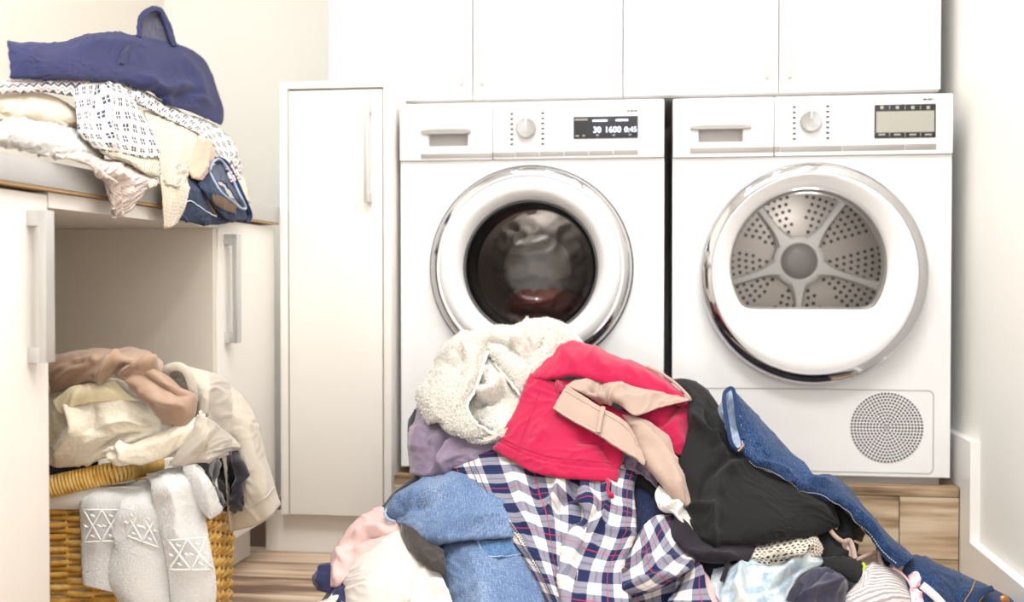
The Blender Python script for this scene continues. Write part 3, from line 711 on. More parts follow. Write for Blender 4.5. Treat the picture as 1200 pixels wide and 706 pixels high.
def plaid(name):
    t = NT(name).set(Roughness=.9, Sheen_Weight=.15); t.b.inputs['Specular IOR Level'].default_value = .15
    x, y = sep(t); p = .05
    nx = stripes_mask(t, x, p, .0, .48); ny = stripes_mask(t, y, p, .0, .5); gx = stripes_mask(t, x, p, .70, .78); gy = stripes_mask(t, y, p, .72, .8)
    k = t.math('ADD', t.math('MULTIPLY', t.math('ADD', nx, ny), .5), t.math('MULTIPLY', t.math('ADD', gx, gy), .06))
    c = t.ramp(k, [(0, srgb('E9E4E0')), (.07, srgb('CFC9C9')), (.5, srgb('8B8A9A')), (.56, srgb('747489')), (1.0, srgb('1E2850'))])
    rx = stripes_mask(t, x, p*2, .11, .128); ry = stripes_mask(t, y, p*2, .115, .133)
    c = t.mix(t.math('MULTIPLY', t.math('MAXIMUM', rx, ry), .7), c, srgb('C23A50'))
    g = t.noise(t.coord((1, 1, 1)), 600, 2); c = t.mix(.15, c, t.ramp(g, [(.3, (.3, .3, .3)), (.7, (1, 1, 1))]), 'MULTIPLY')
    t.base(c); t.bump(g, .2, .001); return t.m
def knit(name, col, ribs=160, strength=.6, horizontal=False, dark=.9):
    t = NT(name).set(Roughness=.95, Sheen_Weight=.35); t.b.inputs['Specular IOR Level'].default_value = .1
    x, y = sep(t); a, b = (y, x) if horizontal else (x, y)
    w = t.math('SINE', t.math('MULTIPLY', a, ribs*2*PI/1.0)); w2 = t.math('SINE', t.math('MULTIPLY', b, 900.0)); g = t.noise(t.coord((1, 1, 1)), 400, 3, .7)
    hgt = t.math('ADD', t.math('MULTIPLY', w, .5), t.math('ADD', t.math('MULTIPLY', w2, .12), t.math('MULTIPLY', g, .5)))
    c = srgb(col); t.base(t.ramp(t.math('ADD', t.math('MULTIPLY', hgt, .4), .35), [(0, tuple(v*dark*.93 for v in c)), (.6, c)])); t.bump(hgt, strength, .003); return t.m
def spots(name, base, dot, p=.012, r=.3, stagger=True, squares=False):
    t = NT(name).set(Roughness=.9, Sheen_Weight=.2); x, y = sep(t)
    yy = t.math('DIVIDE', y, p); row = t.math('FLOOR', yy)
    xx = t.math('ADD', t.math('DIVIDE', x, p), t.math('MULTIPLY', t.math('MODULO', row, 2.0), .5 if stagger else 0))
    fx = t.math('SUBTRACT', t.math('FRACT', xx), .5); fy = t.math('SUBTRACT', t.math('FRACT', yy), .5)
    if squares:                                   # four little stitches in each cell
        ax, ay = t.math('ABSOLUTE', fx), t.math('ABSOLUTE', fy)
        m = t.math('MULTIPLY', t.math('MULTIPLY', t.math('GREATER_THAN', ax, .04), t.math('LESS_THAN', ax, .25)), t.math('MULTIPLY', t.math('GREATER_THAN', ay, .03), t.math('LESS_THAN', ay, .29)))
    else: m = t.math('LESS_THAN', t.math('ADD', t.math('MULTIPLY', fx, fx), t.math('MULTIPLY', fy, fy)), r*r)
    g = t.noise(t.coord((1, 1, 1)), 380, 3, .7); b = t.mix(g, tuple(v*.9 for v in srgb(base)), srgb(base))
    t.base(t.mix(m, b, srgb(dot))); t.bump(g, .5, .002); return t.m
def striped(name, cols, p, wobble=.002):
    t = NT(name).set(Roughness=.9, Sheen_Weight=.2); x, y = sep(t)
    n = t.noise(t.coord((1, 1, 1)), 60, 1); f = t.math('FRACT', t.math('DIVIDE', t.math('ADD', x, t.math('MULTIPLY', t.math('SUBTRACT', n, .5), wobble*3)), p))
    st = [(0, srgb(cols[0])), (.45, srgb(cols[0])), (.5, srgb(cols[1])), (.92, srgb(cols[1])), (.97, srgb(cols[0]))]
    t.base(t.ramp(f, st)); g = t.noise(t.coord((1, 1, 1)), 500, 2); t.bump(g, .3, .001); return t.m
def lace(name, col, scale=160, bmp=.8):
    t = NT(name).set(Roughness=.9, Sheen_Weight=.2); c = srgb(col)
    v = t.n('TexVoronoi', Scale=scale); t.l(t.coord((1, 1, 1)), v.inputs['Vector']); big = t.noise(t.coord((1, 1, 1)), 40, 3)
    f = t.math('ADD', t.math('MULTIPLY', v.outputs['Distance'], .8), t.math('MULTIPLY', big, .4))
    t.base(t.ramp(f, [(.25, tuple(q*.88 for q in c)), (.5, c), (.8, tuple(q*.93 for q in c))])); t.bump(f, bmp, .003); return t.m
def mottled(name, a, b, c3, scale=35):
    t = NT(name).set(Roughness=.9, Sheen_Weight=.2); n = t.noise(t.coord((1, 1, 1)), scale, 4, .6)
    t.base(t.ramp(n, [(.38, srgb(a)), (.5, srgb(b)), (.62, srgb(c3))])); g = t.noise(t.coord((1, 1, 1)), 500, 2); t.bump(g, .2, .001); return t.m

# ================================================================== heap of clothes on the floor
FB = {}
FB['red'] = fabric('raspberry_linen', 'B21545', .9, .3, .12, 500, .35)
FB['beige'] = fabric('beige_satin_cotton', 'AE9689', .6, .3, .05, 600, .15, spec=.4)
FB['black'] = fabric('black_jersey', '1B1B1D', .9, .06, .12, 600, .2)
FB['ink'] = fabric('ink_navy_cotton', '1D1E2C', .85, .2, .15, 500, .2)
FB['plum'] = fabric('plum_black_jersey', '241F28', .9, .08, .12, 500, .2)
FB['lilac'] = fabric('mauve_viscose', '7B6C83', .6, .35, .05, 600, .1, spec=.4)
FB['cream'] = fabric('ivory_cotton', 'D8D4CF', .9, .2, .03, 600, .15)
FB['pink'] = fabric('blush_cotton', 'D9BAB6', .85, .2, .04, 500, .15)
FB['navy'] = fabric('navy_cotton', '2A2D52', .85, .2, .1, 500, .2)
FB['brown'] = fabric('dark_brown_felt', '3B3432', .95, .3, .1, 400, .2)
FB['denim_l'] = denim('light_denim', '3C5580', '667EA3', 'A8B7CC', .5)
FB['denim_b'] = denim('blue_denim', '101E36', '20375E', '5C769E', .35)
FB['denim_d'] = denim('dark_denim', '161C33', '262F4E', '46506F', .25)
FB['denim_in'] = denim('denim_inside', '7E90AC', '9DADC4', 'C9D3E0', .2)
FB['terry'] = terry('ivory_terry', 'EDE9E1', .86)
FB['terryw'] = terry('white_terry', 'F8F8F7', .88)
FB['hemw'] = fabric('ivory_woven_edge', 'F7F3EA', .9, .2, .03, 500, .3)
FB['plaid'] = plaid('blue_red_plaid')
FB['dots'] = spots('black_dotted_cream', 'D9CFC0', '2A2624', .0088, .29)
FB['stripe'] = striped('grey_white_stripe', ('DDD8D7', 'A59EA1'), .011)
FB['lacew'] = lace('white_lace', 'EFEBE6', 170)
FB['floral'] = mottled('pale_blue_floral', '8FA5B8', 'B9C8D2', 'DADFE0', 30)
FB['pinkp'] = mottled('pink_print', 'E9A9B6', 'F5DDE0', 'FBF3F2', 45)
FB['thread'] = plain('orange_thread', 'B98A50', .8); FB['threadw'] = plain('pale_thread', 'D5DDE8', .8); FB['threadd'] = plain('dark_thread', '3A3F55', .8); FB['threadr'] = plain('red_thread', 'B01538', .8)
FB['copper'] = plain('copper_button', 'C98A5A', .35, metal=.8)

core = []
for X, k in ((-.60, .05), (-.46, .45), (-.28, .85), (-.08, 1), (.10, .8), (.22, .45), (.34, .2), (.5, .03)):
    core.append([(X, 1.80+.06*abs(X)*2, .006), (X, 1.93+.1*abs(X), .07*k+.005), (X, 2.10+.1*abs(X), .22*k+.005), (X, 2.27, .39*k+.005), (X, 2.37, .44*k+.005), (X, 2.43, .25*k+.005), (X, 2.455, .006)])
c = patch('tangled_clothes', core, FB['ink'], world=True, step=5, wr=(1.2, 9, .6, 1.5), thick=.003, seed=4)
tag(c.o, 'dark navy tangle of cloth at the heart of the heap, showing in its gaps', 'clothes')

# --- mauve blouse
g = garment('mauve_blouse', 520, 530, 'mauve satin blouse under the ivory towel on the clothes heap', 'blouse', off=2)
patch('front', [[(488, 478, 1), (520, 470, 1), (560, 470, 1), (600, 480, 1), (640, 500, 1)],
    [(479, 505, .5), (510, 508, 3), (545, 512, 3), (588, 515, 3), (640, 525, 2)],
    [(478, 530, 0), (505, 535, 3), (540, 532, 3.4), (585, 530, 3), (640, 545, 2)],
    [(480, 556, 0), (502, 559, 1.8), (530, 548, 2.4), (582, 543, 2.2), (640, 560, 1)]], FB['lilac'], g, off=2.5, tuck=(5, 0, 0, .8), wr=(.2, 8, 1.2, 3), seed=3,
    folds=[([(545, 505), (528, 525), (508, 552)], .9, 7), ([(535, 508), (515, 530), (500, 550)], -.8, 5), ([(560, 530), (530, 540), (512, 552)], .7, 5), ([(590, 528), (550, 533), (525, 545)], -.5, 4), ([(495, 500), (490, 530)], .6, 8), ([(520, 508), (505, 525)], .5, 6)], hem=(('b', .012, 1),))
patch('cuff', [[(728, 528, 1), (738, 530, 2.2), (748, 534, 1.5), (758, 541, 2), (768, 548, .5)], [(730, 540, 2), (740, 541, 3), (750, 545, 1.8), (760, 552, 2.8), (770, 560, 1)], [(732, 550, 2), (742, 552, 3), (752, 557, 2), (762, 565, 2.4), (772, 574, 1)]], FB['lilac'], g, off=3.5, wr=(.4, 24, .4, 2), seed=9,
    folds=[([(735, 538), (752, 545), (766, 556)], .8, 3), ([(734, 545), (750, 553)], -.7, 3), ([(744, 533), (742, 552)], .6, 4)], hem=(('b', .008, 1.4),))
# --- light blue jeans
g = garment('light_blue_jeans', 560, 640, 'faded light blue jeans with folded leg beside the plaid shirt', 'jeans', off=2)
p = patch('folded_leg', [[(464, 581, 0), (492, 562, 0), (528, 551, 1), (570, 548, 1), (620, 560, 1)],
    [(450, 597, 0), (480, 588, 3.5), (525, 580, 4.5), (575, 582, 4), (630, 595, 2)],
    [(455, 608, -.5), (482, 611, 4), (520, 612, 5), (570, 606, 4.5), (630, 612, 3)],
    [(458, 609, -1.5), (486, 628, 3), (517, 636, 4), (560, 634, 3.8), (630, 630, 3)]], FB['denim_l'], g, off=3.5, tuck=(3, 0, 3, 1.2), wr=(.25, 10, .3, 1.6), seed=5, thick=.004,
    folds=[([(462, 605), (470, 592), (500, 580), (540, 572)], .7, 8), ([(466, 612), (476, 598), (500, 590)], -.6, 5), ([(505, 636), (530, 615), (585, 600)], .5, 12)])
p2 = patch('leg', [[(500, 628, 0), (530, 626, 1), (580, 622, 1), (640, 620, 1)], [(510, 652, 0), (545, 650, 2.5), (590, 650, 2.5), (640, 650, 2)], [(518, 680, 0), (550, 685, 3), (600, 685, 3), (650, 690, 2)], [(526, 712, 0), (560, 720, 2.5), (610, 722, 2.5), (665, 725, 1)], [(535, 752, -1), (575, 760, 1), (620, 762, 1), (680, 765, 0)]],
    FB['denim_l'], g, off=2, tuck=(2, 0, 0, 1), wr=(.2, 9, 1.4, 2), seed=6, thick=.004, folds=[([(555, 645), (560, 690), (570, 730)], .4, 14)])
pk = patch('back_pocket', [[(556, 634, 0), (580, 633, .2), (606, 630, 0)], [(562, 646, 0), (585, 646, .2), (612, 642, 0)], [(570, 654, 0), (590, 654, 0), (618, 650, 0)]], denim('pocket_denim', '33557F', '5C80AC', 'A9BED6', .6), g, off=5.0, wr=(.25, 40, 0, 1), thick=.003, step=1.2, seed=8, hem=(('l', .006, 1), ('b', .006, 1)))
seam('pocket_stitch', pk, [(.07, .02), (.07, .5), (.07, .9)], FB['threadw'], pk.o, .0009, dash=True); seam('pocket_stitch', pk, [(.08, .9), (.5, .93), (.95, .92)], FB['threadw'], pk.o, .0009, dash=True)
strap('cuff_edge', [(463, 612, 0), (455, 609, 1), (451, 602, 1), (455, 596, .5)], .006, FB['denim_in'], g, off=4.5, n=24)
# --- left edge garments
g = garment('navy_sweatshirt', 440, 600, 'dark navy sweatshirt poking out left of the light blue jeans', 'sweatshirt', off=0)
patch('hem_corner', [[(490, 556, 0), (492, 562, .5), (496, 575, .5)], [(468, 572, 0), (475, 582, 1), (485, 600, 1)], [(448, 594, 0), (455, 602, 1), (470, 612, 1)], [(429, 615, 0), (440, 617, .8), (462, 617, .5)]], FB['ink'], g, off=1.0, wr=(.2, 14, 0, 1.5), tuck=(1, 0, 0, .5), seed=2)
patch('side', [[(484, 484, -1), (488, 480, 0), (500, 480, 1)], [(478, 495, -2), (482, 497, 0), (495, 500, 1)], [(478, 520, -2), (482, 520, -1), (495, 520, 0)]], FB['ink'], g, off=1, wr=(.1, 10, 0, 1), seed=3)
g = garment('blush_shirt', 420, 640, 'pale blush pink shirt at the left foot of the heap', 'shirt', off=0)
patch('sleeve', [[(452, 592, 0), (462, 604, 1), (478, 612, 1), (480, 618, 0)], [(425, 604, 0), (438, 615, 2), (460, 620, 2.2), (472, 626, 1)], [(406, 622, 0), (420, 635, 2.4), (442, 640, 2.4), (462, 640, 1)], [(390, 651, -.5), (398, 655, 2), (416, 660, 2), (440, 660, 1)], [(383, 680, -.5), (388, 688, 1), (398, 686, 1.2), (408, 680, .5)]],
    FB['pink'], g, off=1.8, tuck=(3, 0, 1, 1), wr=(.3, 12, .9, 2.5), seed=12, folds=[([(412, 632), (430, 622), (455, 618)], .7, 5), ([(408, 645), (430, 632), (458, 628)], -.6, 4), ([(404, 660), (404, 645), (425, 640)], .6, 4), ([(395, 685), (393, 665), (405, 640)], .6, 6)])
patch('front', [[(405, 644, 0), (430, 634, 1), (458, 627, .5), (470, 626, 0)], [(406, 662, 0), (432, 648, 1), (460, 640, 1), (475, 640, 0)], [(408, 690, -1), (436, 680, 0), (464, 670, 0), (480, 670, -1)]], FB['pink'], g, off=3.4, wr=(.15, 9, .6, 2), tuck=(.5, 0, .5, 0), seed=14)
g = garment('navy_cloth', 385, 690, 'navy cotton cloth lying lowest at left on the floor', 'cloth', off=0)
patch('cuff', [[(376, 664, 0), (386, 660, 1), (400, 658, 0)], [(367, 674, 0), (381, 675, 1.5), (398, 672, 1)], [(370, 688, 0), (383, 690, 1.2), (397, 688, .8)], [(376, 694, -.5), (387, 695, 1), (400, 694, 0)]], FB['navy'], g, off=.4, tuck=(2, 0, 1, .5), wr=(.25, 20, 0, 1.4), seed=15, folds=[([(376, 668), (374, 690)], .5, 4)])
patch('body', [[(398, 686, 0), (410, 680, 1), (424, 690, .5)], [(384, 694, 0), (402, 696, 1.5), (425, 705, 1)], [(372, 712, 0), (396, 716, 1.5), (428, 725, 1)], [(362, 740, -1), (390, 745, .5), (430, 750, 0)]], FB['navy'], g, off=1.0, tuck=(3, 0, .5, 1), wr=(.3, 14, .5, 1.6), seed=16)
g = garment('white_trousers', 450, 680, 'ivory cotton trousers spread at the lower left of the heap', 'trousers', off=1)
p = patch('leg', [[(432, 640, 0), (455, 624, .5), (472, 620, .5), (500, 630, 0)], [(408, 664, 0), (440, 652, 2.6), (474, 648, 3), (510, 656, 2)], [(400, 682, 0), (432, 678, 3.4), (474, 676, 3.8), (520, 680, 2.5)], [(402, 702, 0), (436, 704, 3.2), (480, 706, 3.4), (532, 712, 2)], [(396, 745, -1), (440, 752, 1), (484, 756, 1), (540, 760, 0)]],
    FB['cream'], g, off=3.2, tuck=(4, 0, 1.5, 1), wr=(.18, 8, .8, 2), seed=17, thick=.003, folds=[([(502, 662), (492, 680), (470, 706)], .35, 4), ([(516, 680), (490, 692), (480, 712)], .5, 5), ([(520, 690), (505, 700), (500, 715)], -.6, 4)])
seam('side_seam', p, [(.86, .3), (.72, .55), (.58, .85)], FB['cream'], p.o, .0012)
patch('waist_fold', [[(372, 706, 0), (390, 697, .5), (402, 694, .5)], [(364, 718, 0), (384, 716, 1), (400, 714, 1)], [(352, 742, 0), (380, 742, .5), (402, 742, .5)]], FB['cream'], g, off=2.2, tuck=(1, 0, .5, .5), wr=(.2, 14, 0, 1.5), seed=18)
g = garment('dark_cloth', 495, 645, 'dark brown felt cloth tucked under the light blue jeans', 'cloth', off=2)
patch('brim', [[(470, 612, 0), (486, 620, 1), (504, 634, .5), (520, 645, 0)], [(470, 628, -.5), (486, 640, 2), (506, 655, 2), (522, 664, 1)], [(476, 644, -.5), (490, 658, 1.6), (508, 670, 1.6), (522, 675, .5)]], FB['brown'], g, off=6.4, tuck=(1.2, 0, 0, 1.2), wr=(.1, 8, 0, 2), seed=19, thick=.004)
strap('inner_band', [(458, 618, 0), (468, 612, .5), (478, 614, .5)], .02, FB['brown'], g, off=2.6, n=20)
# --- dark denim in the middle gap
g = garment('dark_jeans', 768, 600, 'very dark blue jeans showing between plaid shirt and black trousers', 'jeans', off=1)
patch('leg', [[(735, 560, 0), (752, 566, 1), (772, 582, 1), (800, 602, 0)], [(738, 585, 0), (756, 592, 1.6), (776, 604, 1.4), (800, 622, .5)], [(742, 610, 0), (758, 618, 1.2), (780, 630, 1), (805, 645, 0)], [(740, 650, -1), (765, 655, 0), (790, 660, 0), (812, 670, -1)]], FB['denim_d'], g, off=1.2, wr=(.2, 10, .6, 2), seed=20, thick=.004)
patch('black_lining', [[(738, 548, 0), (754, 552, 1), (772, 566, .5)], [(742, 560, .5), (757, 568, 1.5), (775, 582, 1)], [(745, 570, 0), (760, 578, 1), (776, 592, 0)]], FB['black'], g, off=2.2, wr=(.5, 22, .7, 2), seed=21)
# --- plaid shirt
g = garment('plaid_shirt', 660, 640, 'blue, white and red plaid shirt across the middle of the heap', 'shirt', off=3)
p = patch('front', [[(522, 540, 0), (556, 528, 1), (600, 525, 1), (650, 530, 1), (695, 545, 1)],
    [(530, 556, 0), (566, 556, 2.5), (610, 556, 2.6), (655, 562, 2), (690, 572, 2)],
    [(550, 582, 0), (580, 588, 3), (622, 592, 3), (660, 600, 2.2), (690, 606, 3)],
    [(582, 617, 0), (606, 624, 3), (636, 630, 3), (660, 636, 2.2), (682, 640, 3.4)],
    [(616, 665, 0), (632, 670, 2.4), (646, 674, 2.6), (660, 678, 2), (676, 680, 3)],
    [(640, 704, 0), (650, 708, 2), (658, 712, 2), (668, 714, 1.6), (680, 716, 2)],
    [(668, 755, -1), (674, 758, 0), (680, 760, 0), (688, 762, 0), (700, 764, 0)]], FB['plaid'], g, off=4.2, tuck=(1.6, 0, 0, 0), wr=(.22, 9, 1.3, 2.2), seed=22, thick=.002,
    folds=[([(640, 590), (652, 565), (668, 558)], .9, 9, 1), ([(645, 600), (660, 580), (680, 575)], -.8, 8), ([(600, 555), (612, 590), (628, 625)], .5, 10), ([(640, 580), (640, 600), (650, 625)], .6, 8), ([(625, 560), (632, 590)], -.4, 8)], uvrot=.0)
seam('placket_stitch', p, [(.175, .02), (.19, .4), (.26, .83)], FB['threadd'], p.o, .0009, n=120, dash=True); seam('placket_stitch', p, [(.215, .02), (.235, .4), (.31, .83)], FB['threadd'], p.o, .0009, n=120, dash=True)
p = patch('side_panel', [[(680, 550, .5), (700, 546, 1), (722, 545, 1), (746, 548, 0)], [(684, 570, 2), (702, 572, 2.5), (722, 574, 2), (742, 576, .5)], [(690, 598, 3.4), (706, 600, 2.2), (726, 602, 2.5), (744, 604, .5)], [(676, 630, 3.6), (700, 632, 2), (722, 636, 2.6), (744, 630, .5)], [(664, 668, 3.4), (690, 668, 2), (712, 668, 2.4), (734, 665, .8)], [(660, 706, 3), (690, 706, 1.8), (716, 706, 2), (742, 705, 1)], [(664, 760, 0), (698, 760, 0), (724, 760, 0), (756, 760, 0)]],
    FB['plaid'], g, off=4.8, tuck=(.8, 1.5, 0, 0), wr=(.25, 10, 1.4, 2.4), seed=23, thick=.002, uvrot=.12,
    folds=[([(684, 565), (691, 598), (672, 632), (663, 665), (660, 704)], 1.1, 6, -1), ([(700, 640), (690, 620), (704, 595)], -.7, 6), ([(715, 560), (708, 600), (690, 640)], .5, 7), ([(742, 625), (715, 622), (700, 606)], .5, 5)])
p = patch('sleeve', [[(786, 604, 0), (768, 605, 1), (754, 618, 1), (742, 637, 0)], [(792, 620, 1), (776, 630, 3.5), (758, 644, 3.5), (733, 655, 0)], [(804, 644, 1), (784, 652, 4), (756, 668, 4), (725, 676, .5)], [(815, 656, 1), (794, 664, 4), (760, 684, 3.6), (722, 692, .5)], [(820, 660, -.5), (800, 672, 2), (768, 692, 2), (728, 701, -1)]],
    FB['plaid'], g, off=4.6, tuck=(.6, .5, 0, 0), wr=(.2, 10, .4, 2), seed=24, thick=.002, uvrot=.25, folds=[([(790, 650), (765, 655), (745, 650)], .4, 7), ([(730, 690), (770, 676), (812, 658)], .5, 5)])
patch('cuff', [[(818, 658, 2), (824, 666, 2.4), (828, 690, 2), (836, 712, 1), (840, 750, 0)], [(812, 660, 1), (812, 672, 1.2), (808, 692, 1), (806, 712, .6), (806, 750, 0)], [(800, 672, -1), (796, 682, -1), (788, 696, -1), (780, 712, -1), (776, 750, -1)]], FB['plaid'], g, off=5, wr=(.15, 12, 0, 2), seed=25, thick=.002, step=1.5)
patch('sleeve_inside', [[(735, 698, 0), (760, 690, 0), (790, 676, 0), (806, 672, 0)], [(740, 710, -1), (762, 704, -2), (788, 696, -2), (806, 692, -1)], [(745, 745, -1), (768, 745, -1), (792, 745, -1), (808, 745, -1)]], FB['plaid'], g, off=3.8, wr=(.4, 16, .5, 2), seed=26, thick=.002)
for s_ in ((.93, .45),):
    q = on(p, [(s_[0], s_[1]), (s_[0], s_[1]+.01)], 2, .0012)[0]
    MB().lathe(q[0], q[1], q[2], [(.0055, .001), (.0055, -.001), (.004, -.0018), (.0005, -.0014)], 20).build('button', plain('shirt_button', '6B5850', .3), p.o, smooth=True)
# --- ivory bath towel
g = garment('bath_towel', 570, 450, 'fluffy ivory terry towel bunched on top of the heap', 'towel', off=4)
tw = dict(fine=0, wr=(.35, 9, .3, 1.3), fuzz=.0022, thick=.006, step=1.35)
pt_ = [patch('back_drape', [[(514, 414, -2), (540, 390, -2), (576, 383, -2), (612, 379, -2), (638, 373, -2), (660, 380, -2), (684, 402, -2)], [(514, 424, 0), (545, 398, 1), (580, 394, 2), (614, 392, 3), (642, 388, 2), (664, 398, 1), (690, 416, 0)], [(530, 440, 0), (560, 420, 1), (590, 412, 1.5), (616, 412, 3), (645, 412, 2.5), (668, 418, 1), (692, 430, 0)], [(540, 470, -2), (570, 450, -1), (600, 440, 0), (622, 440, 1), (648, 440, 1), (672, 440, 0), (692, 450, -1)]],
    FB['terry'], g, off=5, tuck=(2, 1, 5, 0), seed=31, folds=[([(622, 386), (612, 398), (606, 410)], 1.3, 8), ([(604, 392), (600, 404)], -1.2, 5), ([(575, 392), (600, 402), (618, 425)], .8, 8), ([(650, 385), (655, 410)], .7, 10), ([(612, 432), (625, 410), (640, 396)], -.6, 5)], **tw)]
pt_.append(patch('inner_roll', [[(560, 412, 0), (572, 415, .5), (590, 430, .5), (608, 450, 0)], [(558, 436, 0), (572, 440, 1.5), (590, 448, 1.5), (612, 468, 0)], [(550, 462, 0), (568, 462, 1.8), (590, 470, 1), (606, 490, 0)], [(548, 478, 0), (562, 486, 0), (580, 500, .5), (600, 510, 0)], [(556, 500, -1), (570, 508, -1), (584, 512, -1), (600, 520, -1)]],
    FB['terry'], g, off=5.5, seed=32, folds=[([(560, 470), (575, 464), (592, 446)], 1.6, 9), ([(552, 478), (570, 474), (590, 464)], -1.2, 4), ([(575, 438), (568, 446), (576, 452)], .9, 5), ([(570, 446), (566, 455)], -.8, 4)], **tw))
p = patch('front_drape', [[(541, 388, -3), (556, 392, 1), (568, 398, 2), (571, 412, 2)], [(515, 415, -3), (535, 410, 2), (556, 412, 4), (566, 432, 3)], [(500, 440, -3), (520, 440, 3.5), (545, 440, 5), (556, 460, 3.6)], [(485, 460, -3), (508, 468, 4), (530, 470, 5.6), (547, 480, 4)], [(488, 488, -2), (510, 492, 3.5), (536, 494, 5), (560, 500, 4)], [(497, 500, -1), (520, 504, 2.5), (548, 514, 3.6), (582, 507, 3)]],
    FB['terry'], g, off=6, tuck=(3, 0, 1, 1.5), seed=33, folds=[([(515, 414), (545, 402), (553, 440), (540, 470)], .8, 8), ([(520, 425), (540, 415)], -.8, 5), ([(505, 506), (520, 498)], -.8, 5)], **tw)
pt_.append(patch('hem_side', [[(582, 506, 0), (588, 506, 0), (594, 503, 0)], [(560, 516, 0), (572, 516, 1), (592, 508, 0)], [(548, 514, -1), (562, 519, -.5), (590, 512, -1)]], FB['terry'], g, off=8.2, seed=35, **tw))
pr_ = patch('right_drape', [[(571, 398, 0), (592, 402, 1), (612, 418, .5), (630, 440, -4)], [(571, 410, 1), (590, 416, 2.6), (612, 432, 2), (632, 452, -4)], [(574, 416, 1), (592, 430, 2.4), (608, 446, 1.6), (626, 470, -4)], [(580, 424, .5), (594, 440, 1.4), (606, 456, .8), (616, 474, -3)]], FB['terry'], g, off=7, tuck=(.5, 0, 1, .6), seed=34, **tw)
MT['pile'] = terry('ivory_loops', 'EDE9E1', .95)
for k_ in pt_+[p, pr_]: pile(k_, MT['pile'])
seam('woven_edge', p, [(.985, .02), (.985, .35), (.985, .7), (.985, .99)], FB['hemw'], p.o, .0028, lift=.002); seam('woven_edge', pr_, [(.02, .97), (.5, .97), (.98, .97)], FB['hemw'], pr_.o, .0028, lift=.002)
# --- raspberry shorts
g = garment('raspberry_shorts', 660, 500, 'raspberry red linen shorts with drawstring on the heap', 'shorts', off=6)
p = patch('front', [[(622, 438, .5), (645, 446, .5), (672, 455, 0), (705, 470, 0), (745, 490, 0)], [(608, 470, .8), (636, 480, 1.4), (668, 487, 1.4), (700, 500, 1), (738, 512, .5)], [(592, 503, .8), (622, 515, 1.8), (656, 524, 2), (692, 528, 1.6), (730, 530, .8)], [(579, 528, .2), (614, 548, 1), (650, 559, 1.2), (688, 563, 1), (723, 566, .4)]],
    FB['red'], g, off=7.6, tuck=(.8, .8, 0, .5), wr=(.22, 13, .8, 1.6), seed=41, fine=4, thick=.003, hem=(('b', .028, 1.6),),
    folds=[([(728, 540), (715, 515), (690, 500), (665, 488)], .9, 7), ([(720, 545), (700, 520), (675, 508)], -.5, 6), ([(640, 500), (620, 530)], .25, 7), ([(668, 470), (680, 490), (705, 505)], -.6, 6)])
seam('side_seam', p, [(.16, .05), (.17, .5), (.175, .97)], FB['threadr'], p.o, .0009); seam('hem_stitch', p, [(.02, .80), (.5, .80), (.98, .80)], FB['threadr'], p.o, .0008, dash=True)
patch('inner_fold', [[(640, 444, 0), (664, 446, 0), (690, 450, 0)], [(650, 456, 0), (668, 462, .5), (692, 470, 0)], [(655, 468, 0), (672, 480, .8), (694, 490, 0)]], FB['red'], g, off=6.6, wr=(.3, 16, .9, 2), seed=42, folds=[([(655, 448), (664, 470)], 1, 5)])
p = patch('turned_flap', [[(622, 441, -1), (642, 415, -2), (661, 396, -3), (692, 405, -3), (724, 419, -3), (758, 431, -3), (790, 453, -3), (806, 468, -2)], [(623, 442, 0), (645, 427, .8), (665, 414, .8), (695, 418, .8), (728, 428, .6), (760, 440, .4), (790, 458, 0), (806, 470, -1)], [(624, 443, 0), (648, 440, 1.6), (670, 434, 1.8), (700, 438, 1.6), (735, 445, 1), (765, 455, .5), (790, 466, 0), (806, 473, -1)], [(626, 444, -.3), (650, 445, .8), (672, 442, 1), (702, 448, 1), (738, 458, 0), (766, 468, 0), (790, 474, -.5), (806, 476, -1)]],
    FB['red'], g, off=8, tuck=(0, 0, 1.5, .4), wr=(.22, 13, .2, 2), seed=43, thick=.003, folds=[([(690, 412), (715, 440)], .3, 10), ([(660, 400), (675, 430)], .3, 8)])
patch('inside', [[(722, 482, 0), (752, 474, 1), (785, 466, 1), (812, 466, 0)], [(728, 490, 1), (758, 490, 2), (790, 484, 2), (812, 484, .5)], [(742, 498, .5), (770, 508, 1), (795, 512, 1.6), (810, 506, .5)], [(760, 504, 0), (784, 526, .5), (796, 534, .6), (808, 530, 0)]], FB['red'], g, off=4.6, wr=(.2, 14, .9, 2), seed=44, folds=[([(735, 487), (760, 488), (782, 470)], .5, 6), ([(750, 500), (775, 496), (800, 475)], -.5, 5), ([(790, 490), (798, 530)], .4, 8)])
m = MB(); q = np.array([(712, 562, 9), (713, 568, 9.5), (712, 575, 9.5), (716, 580, 9.8)], float); q = crom(q, 14, 0)
W3 = EYE+ray(q[:, 0], q[:, 1])*(depth_main(q[:, 0], q[:, 1])-q[:, 2]*.01)[:, None]; cdr = m.tube(W3, .0028, 8).build('drawstring', FB['red'], g, smooth=True)
MB().tube([W3[-1]+np.array([-.003, 0, .002]), W3[-1]+np.array([0, -.002, -.001]), W3[-1]+np.array([.004, 0, -.005])], [.004, .006, .003], 10).build('knot', FB['red'], cdr, smooth=True)
